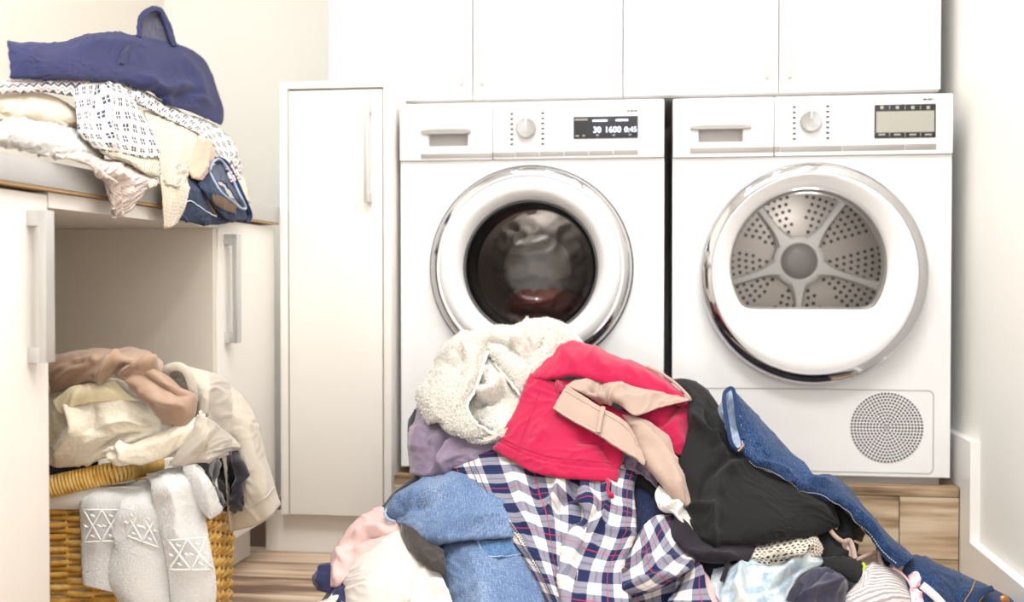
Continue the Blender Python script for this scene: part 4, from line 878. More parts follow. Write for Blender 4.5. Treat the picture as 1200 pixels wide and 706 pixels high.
# --- beige trousers
g = garment('beige_trousers', 720, 500, 'beige pink trousers with waistband lying over the raspberry shorts', 'trousers', off=9)
p = patch('waist_loop', [[(664, 452, 0), (676, 446, -.5), (702, 445, -1), (735, 452, -1), (772, 460, -1), (809, 467, -1.4)], [(676, 458, .5), (694, 452, .5), (712, 454, .5), (740, 462, 0), (774, 466, -.6), (809, 468, -1.4)], [(690, 466, -1), (704, 464, .5), (718, 464, 1), (743, 474, 1), (773, 472, 0), (808, 469, -1)], [(704, 474, -2.5), (711, 472, -1), (722, 470, 0), (744, 487, .6), (772, 478, 0), (808, 470, -1)]], FB['beige'], g, off=10.2, wr=(.12, 9, .3, 2), seed=51, thick=.003,
    folds=[([(690, 460), (698, 452), (712, 448)], -.9, 6), ([(716, 464), (740, 468), (775, 464)], .4, 6), ([(712, 470), (716, 458), (730, 454)], .6, 5)])
p = patch('waistband', [[(664, 452, 0), (684, 465, 1), (706, 479, 1.6), (726, 490, 1.6), (740, 504, 1), (756, 540, 0)], [(655, 466, 0), (676, 480, 1.6), (702, 494, 2.2), (724, 506, 2), (740, 518, 1.2), (756, 542, 0)], [(648, 479, 0), (670, 493, 1.4), (698, 508, 1.8), (722, 524, 1.6), (740, 534, 1), (756, 544, 0)]], FB['beige'], g, off=10.6, wr=(.06, 8, 0, 3), seed=52, thick=.004, step=1.4, hem=(('t', .006, .8), ('b', .005, .8)))
seam('waist_stitch', p, [(.02, .18), (.4, .16), (.9, .2)], FB['beige'], p.o, .0008)
strap('belt_loop', [(707, 477, .3), (704, 490, .7), (701, 507, .3)], .0085, FB['beige'], g, off=13.1, n=24, thick=.0022)
patch('leg', [[(728, 486, 0), (742, 488, 1), (756, 492, 1), (770, 500, .5), (784, 510, 0)], [(742, 510, 0), (754, 512, 2), (768, 516, 2), (782, 524, 1.4), (796, 536, 0)], [(754, 536, 0), (764, 538, 2), (778, 540, 2.4), (790, 548, 1.6), (802, 556, 0)], [(768, 556, 0), (778, 562, 1.6), (790, 570, 2), (800, 576, 1.4), (808, 578, 0)], [(782, 576, 0), (792, 584, .8), (800, 590, 1), (808, 596, .5), (816, 600, 0)]], FB['beige'], g, off=8.0, tuck=(1.4, 0, 0, .5), wr=(.15, 10, 1.2, 3), seed=53, thick=.003,
    folds=[([(750, 500), (772, 524), (790, 556), (800, 584)], .8, 7, 1), ([(768, 506), (788, 530), (800, 552)], -.7, 5), ([(745, 508), (762, 540), (782, 568)], .4, 6)])
strap('trouser_edge', [(758, 430, -1.5), (775, 438, -1), (792, 450, -.5), (806, 464, 0), (809, 470, 0)], .006, FB['beige'], g, off=8.4, n=40)
patch('lining', [[(655, 474, 0), (676, 488, 0), (700, 503, 0)], [(662, 486, -.5), (678, 495, -.5), (694, 505, -.5)]], fabric('beige_lining', 'BFA28C', .8), g, off=10.4, wr=(.1, 10, 0, 1), seed=54)
# --- white lace top
g = garment('lace_camisole', 795, 600, 'white lace trimmed camisole peeking out beside the black trousers', 'camisole', off=5)
patch('lace_edge', [[(772, 570, 0), (786, 578, .6), (800, 590, .6), (812, 600, 0)], [(768, 580, 0), (782, 588, 1.4), (798, 600, 1.2), (814, 610, 0)], [(771, 593, -.3), (784, 596, 1), (800, 608, 1), (818, 620, 0)], [(776, 596, -1), (789, 600, .2), (806, 620, .4), (819, 628, -.5)]], FB['lacew'], g, off=6.8, wr=(.35, 26, .3, 1.3), seed=55, thick=.002, step=1.2, folds=[([(778, 595), (790, 590), (800, 600)], .6, 4), ([(792, 600), (802, 604), (814, 622)], -.5, 4)])
# --- plum top under the black trousers
g = garment('plum_top', 830, 640, 'dark plum jersey top crumpled below the black trousers', 'top', off=4)
patch('body', [[(792, 605, 0), (806, 612, 1), (828, 636, 1), (856, 640, 1), (888, 638, 0)], [(782, 624, 0), (802, 632, 2), (828, 646, 2), (856, 648, 2), (882, 650, 1)], [(783, 634, -.5), (803, 645, 1.6), (828, 654, 1.6), (852, 656, 2), (876, 660, 1)]], FB['plum'], g, off=6.6, tuck=(1.2, 0, 0, 1.4), wr=(.25, 12, .2, 2), seed=61, folds=[([(800, 640), (825, 648), (860, 652)], .5, 5)])
patch('inside', [[(790, 636, 0), (815, 648, 0), (850, 656, 0), (875, 660, 0)], [(800, 650, 0), (820, 660, -.5), (845, 668, 0), (868, 668, 0)], [(806, 668, -.5), (826, 676, -1), (846, 682, -.5), (860, 680, -1)]], FB['ink'], g, off=4.2, wr=(.3, 16, .5, 2), seed=62)
strap('hanging_tie', [(853, 652, 0), (852, 664, .5), (846, 682, 0)], .008, FB['plum'], g, off=7.4, n=30)
# --- blush cloth between plaid cuff and floral
g = garment('pink_scarf', 830, 690, 'small pink cloth squeezed between plaid cuff and pale blue floral top', 'cloth', off=3)
patch('fold', [[(816, 668, 0), (826, 671, .5), (834, 680, 0)], [(820, 690, 0), (832, 690, 1), (842, 698, 0)], [(826, 720, 0), (838, 722, .6), (850, 726, 0)], [(834, 752, -1), (846, 754, 0), (858, 756, -1)]], fabric('candy_pink_cotton', 'E9BDBD', .85, .2, .06), g, off=4.2, wr=(.35, 20, .9, 2), seed=63)
# --- pale blue floral top
g = garment('floral_top', 890, 685, 'pale blue floral top rumpled at the bottom centre right', 'top', off=3)
patch('body', [[(852, 664, 0), (874, 658, .8), (900, 660, 1), (930, 658, 1), (962, 655, 0)], [(842, 682, 0), (868, 672, 2.4), (900, 674, 2.6), (930, 668, 2), (963, 662, .3)], [(846, 704, 0), (872, 698, 3), (902, 696, 3), (926, 688, 2), (938, 678, .4)], [(850, 728, 0), (878, 725, 2.4), (906, 722, 2.4), (924, 712, 1.6), (930, 700, .3)], [(858, 758, -1), (886, 760, 0), (912, 760, 0), (930, 755, 0), (940, 745, -1)]], FB['floral'], g, off=5.4, tuck=(1.2, 1, .6, 0), wr=(.35, 14, .9, 2.2), seed=64,
    folds=[([(962, 658), (930, 664), (905, 676)], .7, 5), ([(872, 668), (868, 690), (874, 715)], .9, 5), ([(880, 672), (878, 700)], -.6, 5), ([(900, 690), (920, 676), (940, 668)], -.6, 4)])
patch('under_fold', [[(836, 668, 0), (850, 664, .6), (868, 662, 0)], [(834, 684, 0), (848, 682, 1), (866, 680, 0)], [(846, 712, 0), (854, 712, 1), (868, 708, 0)]], FB['floral'], g, off=4.4, wr=(.4, 18, 0, 2), seed=65)
# --- dotted scarf
g = garment('dotted_scarf', 920, 648, 'cream scarf with small black dots rolled under the black trousers', 'scarf', off=5)
patch('roll', [[(886, 642, -1), (900, 634, -1), (925, 630, -1), (945, 628, -1), (957, 629, -1), (964, 640, -1)], [(881, 648, 0), (900, 643, 2), (924, 640, 2), (944, 638, 2), (956, 637, 1.6), (964, 643, 0)], [(880, 656, 0), (902, 653, 2.4), (922, 650, 2), (940, 648, 1.6), (952, 647, 1), (964, 648, 0)], [(884, 661, -.6), (904, 663, 1), (920, 659, 1.2), (938, 655, 1), (950, 653, .6), (962, 652, -.4)]], FB['dots'], g, off=7.2, wr=(.35, 18, .2, 2.5), seed=66, thick=.002, step=1.2, folds=[([(890, 655), (910, 646), (935, 646), (950, 640)], .7, 4), ([(900, 660), (920, 652), (940, 652)], -.6, 3), ([(945, 648), (952, 644)], -.9, 4)])
patch('shadowed_end', [[(936, 644, 0), (948, 641, 0), (958, 644, 0)], [(938, 650, -.5), (948, 650, -.8), (960, 650, -.5)]], FB['dots'], g, off=7, wr=(.2, 20, 0, 1), seed=67)
# --- black tights and navy cloth
g = garment('black_tights', 985, 640, 'black tights knotted below the hem of the black trousers', 'tights', off=3)
patch('knot', [[(958, 624, 0), (972, 620, .6), (990, 630, .4), (1004, 640, 0)], [(960, 640, 0), (974, 636, 1.6), (988, 644, 1.2), (1002, 655, 0)], [(962, 656, 0), (976, 654, 1.4), (990, 658, 1), (1000, 668, 0)], [(966, 672, -1), (980, 672, 0), (992, 676, 0), (1000, 682, -1)]], FB['black'], g, off=3.6, wr=(.6, 20, .7, 2), seed=68)
g = garment('black_sock', 990, 665, 'black sock with lime edge beside the striped top', 'sock', off=5)
p = patch('foot', [[(962, 654, 0), (978, 652, .6), (996, 654, .6), (1010, 660, 0)], [(963, 662, .5), (980, 661, 2), (998, 664, 2), (1013, 668, .4)], [(966, 668, .4), (984, 670, 2), (1000, 674, 2), (1012, 676, .4)], [(974, 674, -.6), (990, 680, .8), (1002, 684, .8), (1009, 684, -.4)]], FB['black'], g, off=5.4, tuck=(.6, 1, .6, .8), wr=(.35, 18, .3, 1.8), seed=69, thick=.003)
strap('lime_cuff_edge', [(1011, 660, 0), (1013, 664, .5), (1012, 669, 0)], .005, plain('lime_band', 'B9CF3C', .8), g, off=6.2, n=12)
g = garment('navy_tee', 955, 690, 'navy grey jersey tee bunched in front of the black sock', 'tee', off=4)
patch('bunch', [[(934, 680, 0), (950, 668, .6), (966, 662, .6), (986, 663, 0)], [(928, 692, 0), (948, 682, 2.6), (970, 675, 2.6), (992, 676, .4)], [(925, 703, 0), (946, 697, 2.6), (970, 690, 2.8), (994, 689, .4)], [(926, 722, 0), (948, 715, 1.6), (970, 706, 1.6), (990, 698, 0)], [(934, 752, -1), (954, 748, 0), (974, 742, 0), (994, 735, -1)]], fabric('slate_navy_jersey', '35344A', .85, .3, .1), g, off=6.2, tuck=(1, 1, .8, 0), wr=(.35, 13, .5, 2.2), seed=70, folds=[([(932, 698), (955, 690), (985, 684)], .7, 5), ([(940, 686), (960, 672), (980, 668)], -.6, 5), ([(965, 670), (975, 688)], .6, 6)])
strap('hem_band', [(925, 706, 0), (930, 694, .8), (938, 684, .8)], .012, fabric('dark_hem_band', '2A2A3A', .85), g, off=8.2, n=24)
# --- beige bra
g = garment('beige_bra', 1010, 650, 'beige bra with folded cups next to the black tights', 'bra', off=4)
strap('strap', [(972, 621, 0), (980, 630, .4), (988, 635, .6), (996, 634, .6), (1000, 644, .4), (1002, 655, 0)], .008, FB['beige'], g, off=6, n=50, thick=.002)
patch('cup', [[(986, 634, 0), (993, 632, .5), (999, 634, 0)], [(988, 642, 0), (995, 644, 1.2), (1001, 646, 0)], [(992, 650, 0), (998, 654, .6), (1003, 656, 0)]], FB['beige'], g, off=4.6, wr=(.2, 20, 0, 1), seed=71, step=1.2)
patch('second_cup', [[(1004, 656, 0), (1016, 650, .5), (1028, 646, 0)], [(1012, 660, -.5), (1022, 656, -1), (1031, 654, 0)], [(1018, 666, -.4), (1026, 664, -.6), (1034, 666, 0)]], FB['beige'], g, off=4.6, wr=(.2, 18, .3, 1), seed=72, step=1.2)
strap('cup_edge', [(1003, 657, 0), (1016, 651, .4), (1028, 647, .4), (1031, 655, .4), (1034, 667, 0)], .006, FB['beige'], g, off=5.4, n=40, thick=.002)
strap('side_tab', [(1046, 668, 0), (1052, 664, .3), (1058, 660, .3)], .018, FB['beige'], g, off=5.6, n=20, thick=.002)
patch('frill', [[(1001, 614, 0), (1006, 616, .3), (1013, 624, 0)], [(1002, 622, 0), (1006, 626, .3), (1012, 632, 0)], [(1003, 632, 0), (1006, 634, .2), (1009, 636, 0)]], fabric('brown_frill', '6A543F', .9), g, off=2.6, wr=(.5, 60, 0, 1), seed=73, step=1.2)
# --- striped top
g = garment('striped_top', 1030, 690, 'grey and white striped top at the right foot of the heap', 'top', off=4)
patch('body', [[(1004, 674, 0), (1024, 662, .4), (1046, 666, .4), (1064, 680, 0)], [(1000, 686, 0), (1024, 678, 2), (1046, 680, 2), (1068, 692, 0)], [(988, 708, 0), (1018, 702, 2), (1044, 704, 2), (1072, 712, 0)], [(976, 755, -1), (1012, 756, 0), (1044, 756, 0), (1080, 758, -1)]], FB['stripe'], g, off=5.6, tuck=(.8, .6, .5, 0), wr=(.25, 12, .2, 2), seed=74, uvrot=PI/2-.3)
patch('pink_side', [[(1008, 684, 0), (1014, 672, .6), (1024, 664, 0)], [(1002, 694, 0), (1012, 684, 1), (1024, 676, 0)], [(996, 704, 0), (1008, 696, .6), (1020, 690, 0)]], FB['stripe'], g, off=6.6, wr=(.3, 20, .7, 2), seed=75)
strap('pink_binding', [(1046, 666, 0), (1056, 672, .4), (1065, 682, .4), (1070, 694, 0)], .004, fabric('rose_binding', 'E3B4BE', .8), g, off=7.4, n=30)
g = garment('pink_bra', 1072, 690, 'pink and white bra strap over the jeans at lower right', 'bra', off=5)
patch('tab', [[(1064, 676, 0), (1074, 670, .5), (1084, 674, 0)], [(1066, 684, .2), (1076, 680, .8), (1087, 681, 0)], [(1068, 690, 0), (1075, 689, .5), (1082, 689, 0)]], FB['pinkp'], g, off=7.4, wr=(.15, 14, 0, 1), seed=76, tuck=(.5, .5, .5, .5), step=1.2, thick=.004)
patch('band', [[(1066, 690, 0), (1074, 688, .5), (1082, 690, 0)], [(1068, 704, 0), (1078, 702, .8), (1088, 703, 0)], [(1072, 740, -1), (1084, 740, 0), (1096, 740, -1)]], FB['pinkp'], g, off=6.8, wr=(.2, 16, 0, 1), seed=77, step=1.2)
strap('shoulder_strap', [(1080, 686, 0), (1090, 694, .3), (1102, 706, .3), (1120, 730, -1)], .014, fabric('white_elastic', 'EFE4E2', .7), g, off=10.2, n=30, thick=.002)
# --- black trousers
g = garment('black_trousers', 880, 560, 'black jersey trousers draped over the right side of the heap', 'trousers', off=8)
p = patch('leg', [[(786, 446, -2), (808, 446, -2), (826, 455, -3), (842, 476, -3), (858, 508, -2), (884, 545, -1), (930, 566, -1), (972, 582, -1)],
    [(806, 462, 0), (818, 474, 2), (832, 488, 2), (848, 506, 2), (868, 532, 2), (900, 562, 2.4), (942, 580, 2.2), (978, 600, 0)],
    [(808, 496, .5), (822, 510, 2.6), (838, 520, 3), (858, 534, 3), (880, 555, 3.4), (912, 582, 4), (948, 596, 3), (983, 614, 0)],
    [(797, 540, 0), (816, 545, 3), (838, 550, 3.6), (862, 562, 4), (888, 582, 4.6), (918, 602, 4.6), (946, 612, 3.2), (976, 620, 0)],
    [(800, 572, 0), (816, 576, 3), (836, 582, 3.6), (862, 596, 4.2), (888, 610, 4.6), (916, 618, 4), (942, 622, 2.6), (966, 625, 0)],
    [(803, 599, -.4), (818, 614, 2), (834, 628, 2.6), (862, 630, 3), (888, 630, 3), (912, 630, 2.4), (934, 630, 1.6), (955, 629, 0)],
    [(806, 606, -1.4), (823, 640, .6), (838, 642, 1), (862, 638, .6), (888, 637, .6), (912, 635, .6), (934, 632, 0), (950, 631, -.6)]], FB['black'], g, off=6.6, tuck=(.8, .6, 2, .6), wr=(.2, 8, .8, 2.2), seed=81, thick=.003,
    folds=[([(812, 480), (822, 500), (838, 522), (850, 545)], .9, 7), ([(824, 478), (836, 505), (852, 528)], -.7, 6), ([(868, 540), (848, 560), (836, 585), (830, 610)], .8, 9), ([(856, 540), (832, 560), (815, 590)], -.5, 8), ([(804, 598), (818, 592), (832, 600), (838, 640)], .8, 5), ([(905, 555), (930, 582), (975, 612)], .5, 12), ([(840, 500), (832, 515)], .5, 5)])
seam('hem_seam', p, [(.03, .86), (.10, .95), (.17, .99)], FB['black'], p.o, .002)
patch('second_leg', [[(960, 574, 0), (982, 588, .6), (1006, 606, 0)], [(972, 596, 0), (988, 606, 1.8), (1007, 616, 0)], [(980, 614, 0), (992, 622, 1.4), (1005, 628, 0)], [(978, 628, -.6), (990, 634, .4), (1000, 634, -.4)]], FB['black'], g, off=4.6, tuck=(.6, 1.2, 0, .8), wr=(.2, 10, .8, 2), seed=82, folds=[([(985, 595), (988, 628)], -.5, 5)])
patch('waist', [[(786, 445, -3), (806, 445, -2), (830, 460, -2), (850, 490, -2)], [(794, 452, -1), (808, 455, 0), (828, 470, 0), (852, 500, -1)], [(800, 462, -1), (812, 466, .4), (828, 482, .4), (852, 512, -1)]], FB['black'], g, off=6.0, tuck=(0, 0, 1, 0), wr=(.2, 10, .7, 2), seed=83)
# --- blue jeans sliding off the right side
g = garment('blue_jeans', 1000, 580, 'mid blue jeans with rolled leg sliding down the right side of the heap', 'jeans', off=8)
p = patch('leg_upper', [[(856, 455, -1), (884, 482, -3), (918, 520, -3), (948, 555, -3), (973, 556, -3), (994, 570, -3), (1020, 603, -3), (1048, 632, -2), (1072, 652, -2)],
    [(862, 470, 1.2), (888, 500, .6), (920, 533, .4), (946, 559, .6), (972, 564, .6), (994, 580, .6), (1018, 608, 0), (1044, 636, 0), (1068, 656, 0)],
    [(866, 500, 2), (892, 520, 1.8), (918, 543, 1.8), (944, 563, 1.8), (972, 572, 1.8), (996, 588, 1.4), (1016, 613, .6), (1038, 640, .6), (1062, 661, .4)],
    [(869, 524, 1.4), (894, 542, 1.4), (917, 558, 1.6), (944, 569, 1.6), (972, 579, 1.4), (1000, 596, .8), (1018, 620, .2), (1034, 645, 0), (1056, 664, 0)],
    [(871, 529, .2), (895, 547, .2), (917, 562, .4), (944, 572, .4), (972, 582, .2), (1004, 602, -.4), (1018, 626, -.8), (1034, 652, -1), (1052, 668, -1)]], FB['denim_b'], g, off=10.2, tuck=(0, 0, 1, .4), wr=(.2, 11, .4, 1.8), seed=91, thick=.004, uvrot=PI/2,
    folds=[([(862, 520), (900, 545), (945, 568), (985, 586), (1015, 612), (1045, 645)], .5, 4), ([(930, 540), (950, 560), (975, 562)], .5, 5), ([(880, 500), (900, 530)], .3, 7)])
seam('side_seam', p, [(.06, .86), (.35, .84), (.62, .80), (.98, .78)], FB['threadw'], p.o, .0008, n=110, dash=True)
p2 = patch('leg_mouth', [[(855, 455, 0), (860, 458, 1.2), (863, 475, 1.6), (866, 500, 2), (872, 524, 1.5)], [(852, 457, .5), (855, 470, .8), (858, 490, 1.2), (862, 510, 1.2), (867, 525, .8)], [(848, 467, 1.2), (850, 480, 1.8), (853, 500, 2.2), (857, 516, 2.2), (863, 527, 1.4)]], FB['denim_in'], g, off=10.4, wr=(.1, 14, 0, 1.5), seed=92, thick=.004, step=1.1, folds=[([(856, 465), (860, 500)], -1.4, 3)])
strap('rolled_hem', [(871, 527, 1.2), (864, 528, 1.6), (857, 519, 2.6), (853, 500, 2.8), (849, 475, 2.2), (849, 462, 1.4), (854, 456, .6), (859, 457, .8), (862, 470, 1.6), (865, 495, 2.2), (870, 515, 2)], .0075, FB['denim_b'], g, off=10.4, n=90, thick=.004)
strap('hem_thread', [(872, 521, 2.2), (868, 526, 2.4), (865, 529, 2.2)], .003, FB['thread'], g, off=11.2, n=16, thick=.001)
p3 = patch('under_leg', [[(1004, 600, 0), (1018, 612, 0), (1034, 630, 0), (1052, 650, 0)], [(1006, 610, 0), (1020, 628, .6), (1034, 645, .6), (1054, 664, 0)], [(1022, 630, 0), (1034, 650, .4), (1041, 664, .4), (1056, 668, 0)]], FB['denim_d'], g, off=4.5, wr=(.2, 12, .7, 2), seed=93, thick=.004)
p4 = patch('seat', [[(1059, 650, 0), (1084, 653, 0), (1116, 667, 0), (1158, 687, -1), (1194, 705, -3)], [(1058, 662, .6), (1084, 668, 2.6), (1116, 682, 2.8), (1158, 700, 2.2), (1196, 720, -1)], [(1060, 678, .6), (1086, 688, 3), (1118, 702, 3.2), (1158, 718, 2.4), (1198, 738, -1)], [(1070, 712, 0), (1094, 720, 2), (1124, 732, 2), (1160, 746, 1.4), (1198, 760, -1)], [(1080, 758, -1), (1104, 762, 0), (1130, 768, 0), (1162, 776, 0), (1196, 784, -1)]], FB['denim_b'], g, off=5.4, tuck=(.6, 1, 3, 0), wr=(.22, 10, .5, 1.8), seed=94, thick=.004, folds=[([(1100, 668), (1096, 700)], .3, 9), ([(1130, 680), (1118, 715)], -.3, 8)])
seam('waistband_seam', p4, [(.66, .03), (.63, .3), (.56, .6)], FB['thread'], p4.o, .0012, n=60, dash=True); seam('waistband_seam', p4, [(.74, .03), (.71, .3), (.64, .6)], FB['thread'], p4.o, .0012, n=60, dash=True)
strap('belt_loop', [(1163, 690, 0), (1152, 694, .6), (1142, 704, .6), (1136, 716, 0)], .011, FB['denim_b'], g, off=9.2, n=30, thick=.003)
q = on(p4, [(.86, .2), (.87, .21)], 2, .003)[0]
MB().lathe(q[0], q[1], q[2], [(.009, .003), (.009, -.002), (.007, -.004), (.0005, -.003)], 24).build('button', FB['copper'], p4.o, smooth=True)

# ================================================================== wicker basket in the niche
BA = math.radians(10); BW, BL, BH = .37, .30, .297
bc = aty(238, 640, 1.72); BX, BY = float(bc[0]), float(bc[1])
bf = np.array([-math.cos(BA), -math.sin(BA), 0]); br = np.array([-math.sin(BA), math.cos(BA), 0])      # along the front (to the left), along the right side (away)
nf = np.array([math.sin(BA), -math.cos(BA), 0]); nr = np.array([math.cos(BA), math.sin(BA), 0])         # outward normals
C0 = np.array([BX, BY, 0])
def depth_basket(px, py):
    r = ray(px, py)
    def t(n): return ((C0+n*.012-EYE)@n)/(r@n)
    return np.minimum(np.maximum(t(nf), np.where(r@nr < -.02, t(nr), 9)), 1.97)
def basket_path(n, inset=0.0, rad=.035):
    P = []; w, l = BW-2*inset, BL-2*inset; o = C0+bf*inset+br*inset
    segs = [(rad, rad, PI, 1.5*PI), (w-rad, rad, 1.5*PI, 2*PI), (w-rad, l-rad, 0, .5*PI), (rad, l-rad, .5*PI, PI)]
    for cx_, cy_, a0, a1 in segs:
        for k in range(9):
            a = a0+(a1-a0)*k/8; P.append(o+bf*(cx_+rad*math.cos(a))+br*(cy_+rad*math.sin(a)))
    P = np.array(P+[P[0]]); d = np.r_[0, np.cumsum(np.linalg.norm(np.diff(P, axis=0), axis=1))]
    s = np.linspace(0, d[-1], n, endpoint=False); Q = np.stack([np.interp(s, d, P[:, i]) for i in range(3)], 1)
    c = P[:-1].mean(0); T = np.roll(Q, -1, 0)-np.roll(Q, 1, 0); T /= np.linalg.norm(T, axis=1)[:, None]; Nn = np.stack([T[:, 1], -T[:, 0], 0*T[:, 0]], 1)
    Nn *= np.sign(np.sum(Nn*(Q-c), 1))[:, None]; return Q, Nn, d[-1]
wk = NT('golden_wicker').set(Roughness=.45); _n = wk.noise(wk.coord((1, 1, 1), uv=False), 55, 4, .6); _o = wk.n('ObjectInfo').outputs['Random']
wk.base(wk.ramp(wk.math('ADD', wk.math('MULTIPLY', _n, .8), wk.math('MULTIPLY', _o, .2)), [(.25, srgb('AE7C2E')), (.45, srgb('DBA94C')), (.62, srgb('EBC474')), (.8, srgb('F3D896'))])); wk.bump(wk.noise(wk.coord((1, 1, 1), uv=False), 260, 2), .3, .001); MT['wicker'] = wk.m
e = empty('wicker_basket', tuple(C0+bf*BW/2+br*BL/2), 'golden wicker laundry basket with tilted lid, overflowing with clothes', 'basket')
NS = 32; Q0, N0, per = basket_path(NS*8)
rows = 25
for r in range(rows):
    z = .008+r*.0104; ph = np.arange(NS*8)/8*PI+(r % 2)*PI
    Q = Q0+N0*(np.sin(ph)*.0042-.004-.012*(1-z/BH))[:, None]+np.array([0, 0, z])
    MB().tube(Q+np.array([0, 0, 1])*(.0008*np.sin(ph*.37+r))[:, None], .0052, 6, closed=True).build('strand', MT['wicker'], e, smooth=True)
for k in range(NS):
    q = Q0[(k*8+4) % (NS*8)] if False else Q0[(k*8) % (NS*8)]; n_ = N0[(k*8) % (NS*8)]
    MB().tube([q+n_*(-.004-.012)+np.array([0, 0, .001]), q-n_*.004+np.array([0, 0, .272])], .0034, 6).build('stake', MT['wicker'], e, smooth=True)
lin = fabric('calico_liner', 'F0ECE4', .9, .1, .04, 500, .2)
n = 120; Ql, Nl, _ = basket_path(n); v = []; f = []
prof = [(.002, .262), (.006, .264), (.006, .285), (.004, .296), (-.002, .299), (-.008, .294), (-.012, .2), (-.014, .03)]
for a, z in prof:
    wob = .0015*np.sin(np.arange(n)*.9+z*30)
    for q, nn_, w_ in zip(Ql, Nl, wob): v.append(q+nn_*(a+w_)+np.array([0, 0, z]))
for i in range(len(prof)-1):
    for k in range(n): f.append((i*n+k, i*n+(k+1) % n, (i+1)*n+(k+1) % n, (i+1)*n+k))
MB().add(v, f).build('liner', lin, e, smooth=True)
MB().add([C0+bf*a+br*b+np.array([0, 0, .012]) for a, b in ((.02, .02), (BW-.02, .02), (BW-.02, BL-.02), (.02, BL-.02))], [(0, 1, 2, 3)]).build('bottom', MT['wicker'], e)
# lid, propped up by the clothes
L1 = aty(146, 548.5, 1.70); L0 = aty(40, 572, 1.665); L2 = aty(214, 534, 2.0)
du = (L0-L1)/np.linalg.norm(L0-L1); dw = (L2-L1); dw -= du*np.dot(dw, du); dw /= np.linalg.norm(dw); dn = np.cross(du, dw); dn *= np.sign(dn[2])
lw, ll = .31, .26; L1 = L1-dn*.004
rim = []
for cx_, cy_, a0 in ((.03, .03, PI), (lw-.03, .03, 1.5*PI), (lw-.03, ll-.03, 0), (.03, ll-.03, .5*PI)):
    for k in range(9): a = a0+PI/2*k/8; rim.append(L1+du*(cx_+.03*math.cos(a))+dw*(cy_+.03*math.sin(a)))
rim = np.array(rim)
lid = MB().tube(rim, .0115, 10, closed=True).add([p+dn*z for z in (.006, -.004) for p in rim], [tuple(range(36)), tuple(range(71, 35, -1))]).build('lid', MT['wicker'], e, smooth=True)
P = np.vstack([rim, rim[:1]]); d = np.r_[0, np.cumsum(np.linalg.norm(np.diff(P, axis=0), axis=1))]; m = MB()
for s in np.arange(0, d[-1], .0056):
    c = np.array([np.interp(s, d, P[:, i]) for i in range(3)]); c2 = np.array([np.interp((s+.004) % d[-1], d, P[:, i]) for i in range(3)]); T = c2-c; T /= np.linalg.norm(T)+1e-9; B = np.cross(T, dn)
    m.tube([c+(B*math.cos(a)*.0125+dn*math.sin(a)*.0165)+T*.0012*math.sin(a) for a in np.arange(0, 2*PI, PI/5)], .0029, 5, closed=True)
m.build('rim_wrap', MT['wicker'], lid, smooth=True, kind='stuff')
m = MB()
for k in range(18):
    a = .02+k*.0155; m.tube([L1+du*a+dw*.02+dn*.008, L1+du*a+dw*(ll-.02)+dn*.008], .004, 5)
m.build('lid_slats', MT['wicker'], lid, smooth=True, kind='stuff')
# ---- what lies in and on the basket
DB = dict(base=depth_basket)
g = garment('charcoal_scarf', 262, 570, 'charcoal ruffled scarf hanging at the right corner of the basket', 'scarf', depth_basket, 2)
patch('ruffle', [[(224, 538, 0), (244, 536, 2), (260, 531, 1), (275, 528, 2), (283, 534, 0)], [(234, 548, 0), (250, 548, 3), (264, 546, 1), (278, 544, 3), (287, 550, 0)], [(243, 562, 0), (255, 564, 3), (266, 563, 1), (279, 562, 3), (291, 570, 0)], [(252, 580, 0), (260, 582, 3), (270, 582, .5), (280, 580, 3), (288, 584, 0)], [(260, 596, -1), (265, 598, 2), (271, 602, 0), (279, 598, 2), (283, 596, -1)]], fabric('charcoal_knit', '2B2A33', .95, .4, .15, 300, .5), g, **DB, off=3, wr=(.6, 26, .2, 3), seed=101, thick=.003, tuck=(1, .8, 0, .6), step=1.2, folds=[([(262, 535), (264, 565), (268, 598)], -1.2, 4), ([(250, 545), (256, 570), (263, 595)], -.7, 3), ([(276, 532), (280, 560), (276, 596)], .8, 4)])
g = garment('white_towel', 135, 620, 'white towel with embossed lattice band, left of the two over the basket', 'towel', depth_basket, 1)
tk = dict(fine=0, base=depth_basket, fuzz=.0009, thick=.006, step=1.3)
tA = patch('left_fold', [[(99, 590, -5), (108, 574, -7), (140, 568, -7), (168, 564, -7)], [(93, 590, 0), (108, 583, 1), (132, 580, 1), (150, 584, 1)], [(95, 625, 0), (110, 622, .8), (132, 620, .8), (146, 620, 1)], [(95, 652, 0), (112, 654, .8), (132, 656, .8), (144, 656, 1)], [(97, 686, 0), (114, 690, .6), (136, 695, .6), (150, 696, 1)]], FB['terryw'], g, off=1.6, seed=102, wr=(.18, 9, 0, 1.5), tuck=(.8, 0, 0, 0), **tk)
tB = patch('right_fold', [[(142, 574, -6), (158, 566, -7), (176, 562, -7), (196, 558, -6)], [(140, 600, .4), (156, 590, 1.8), (174, 588, 2), (196, 596, 1)], [(136, 632, .4), (152, 626, 2), (172, 628, 2.2), (196, 636, 1)], [(130, 652, .3), (148, 652, 2), (170, 662, 2.2), (198, 676, 1)], [(127, 682, 0), (146, 692, 1.6), (166, 706, 1.8), (200, 716, 1)], [(140, 706, -.5), (156, 718, 1), (172, 728, 1), (200, 740, .5)]], FB['terryw'], g, off=2.4, seed=103, wr=(.25, 9, .5, 1.5), tuck=(.8, 0, 0, .4), folds=[([(150, 568), (144, 600), (138, 640)], .4, 6)], **tk)
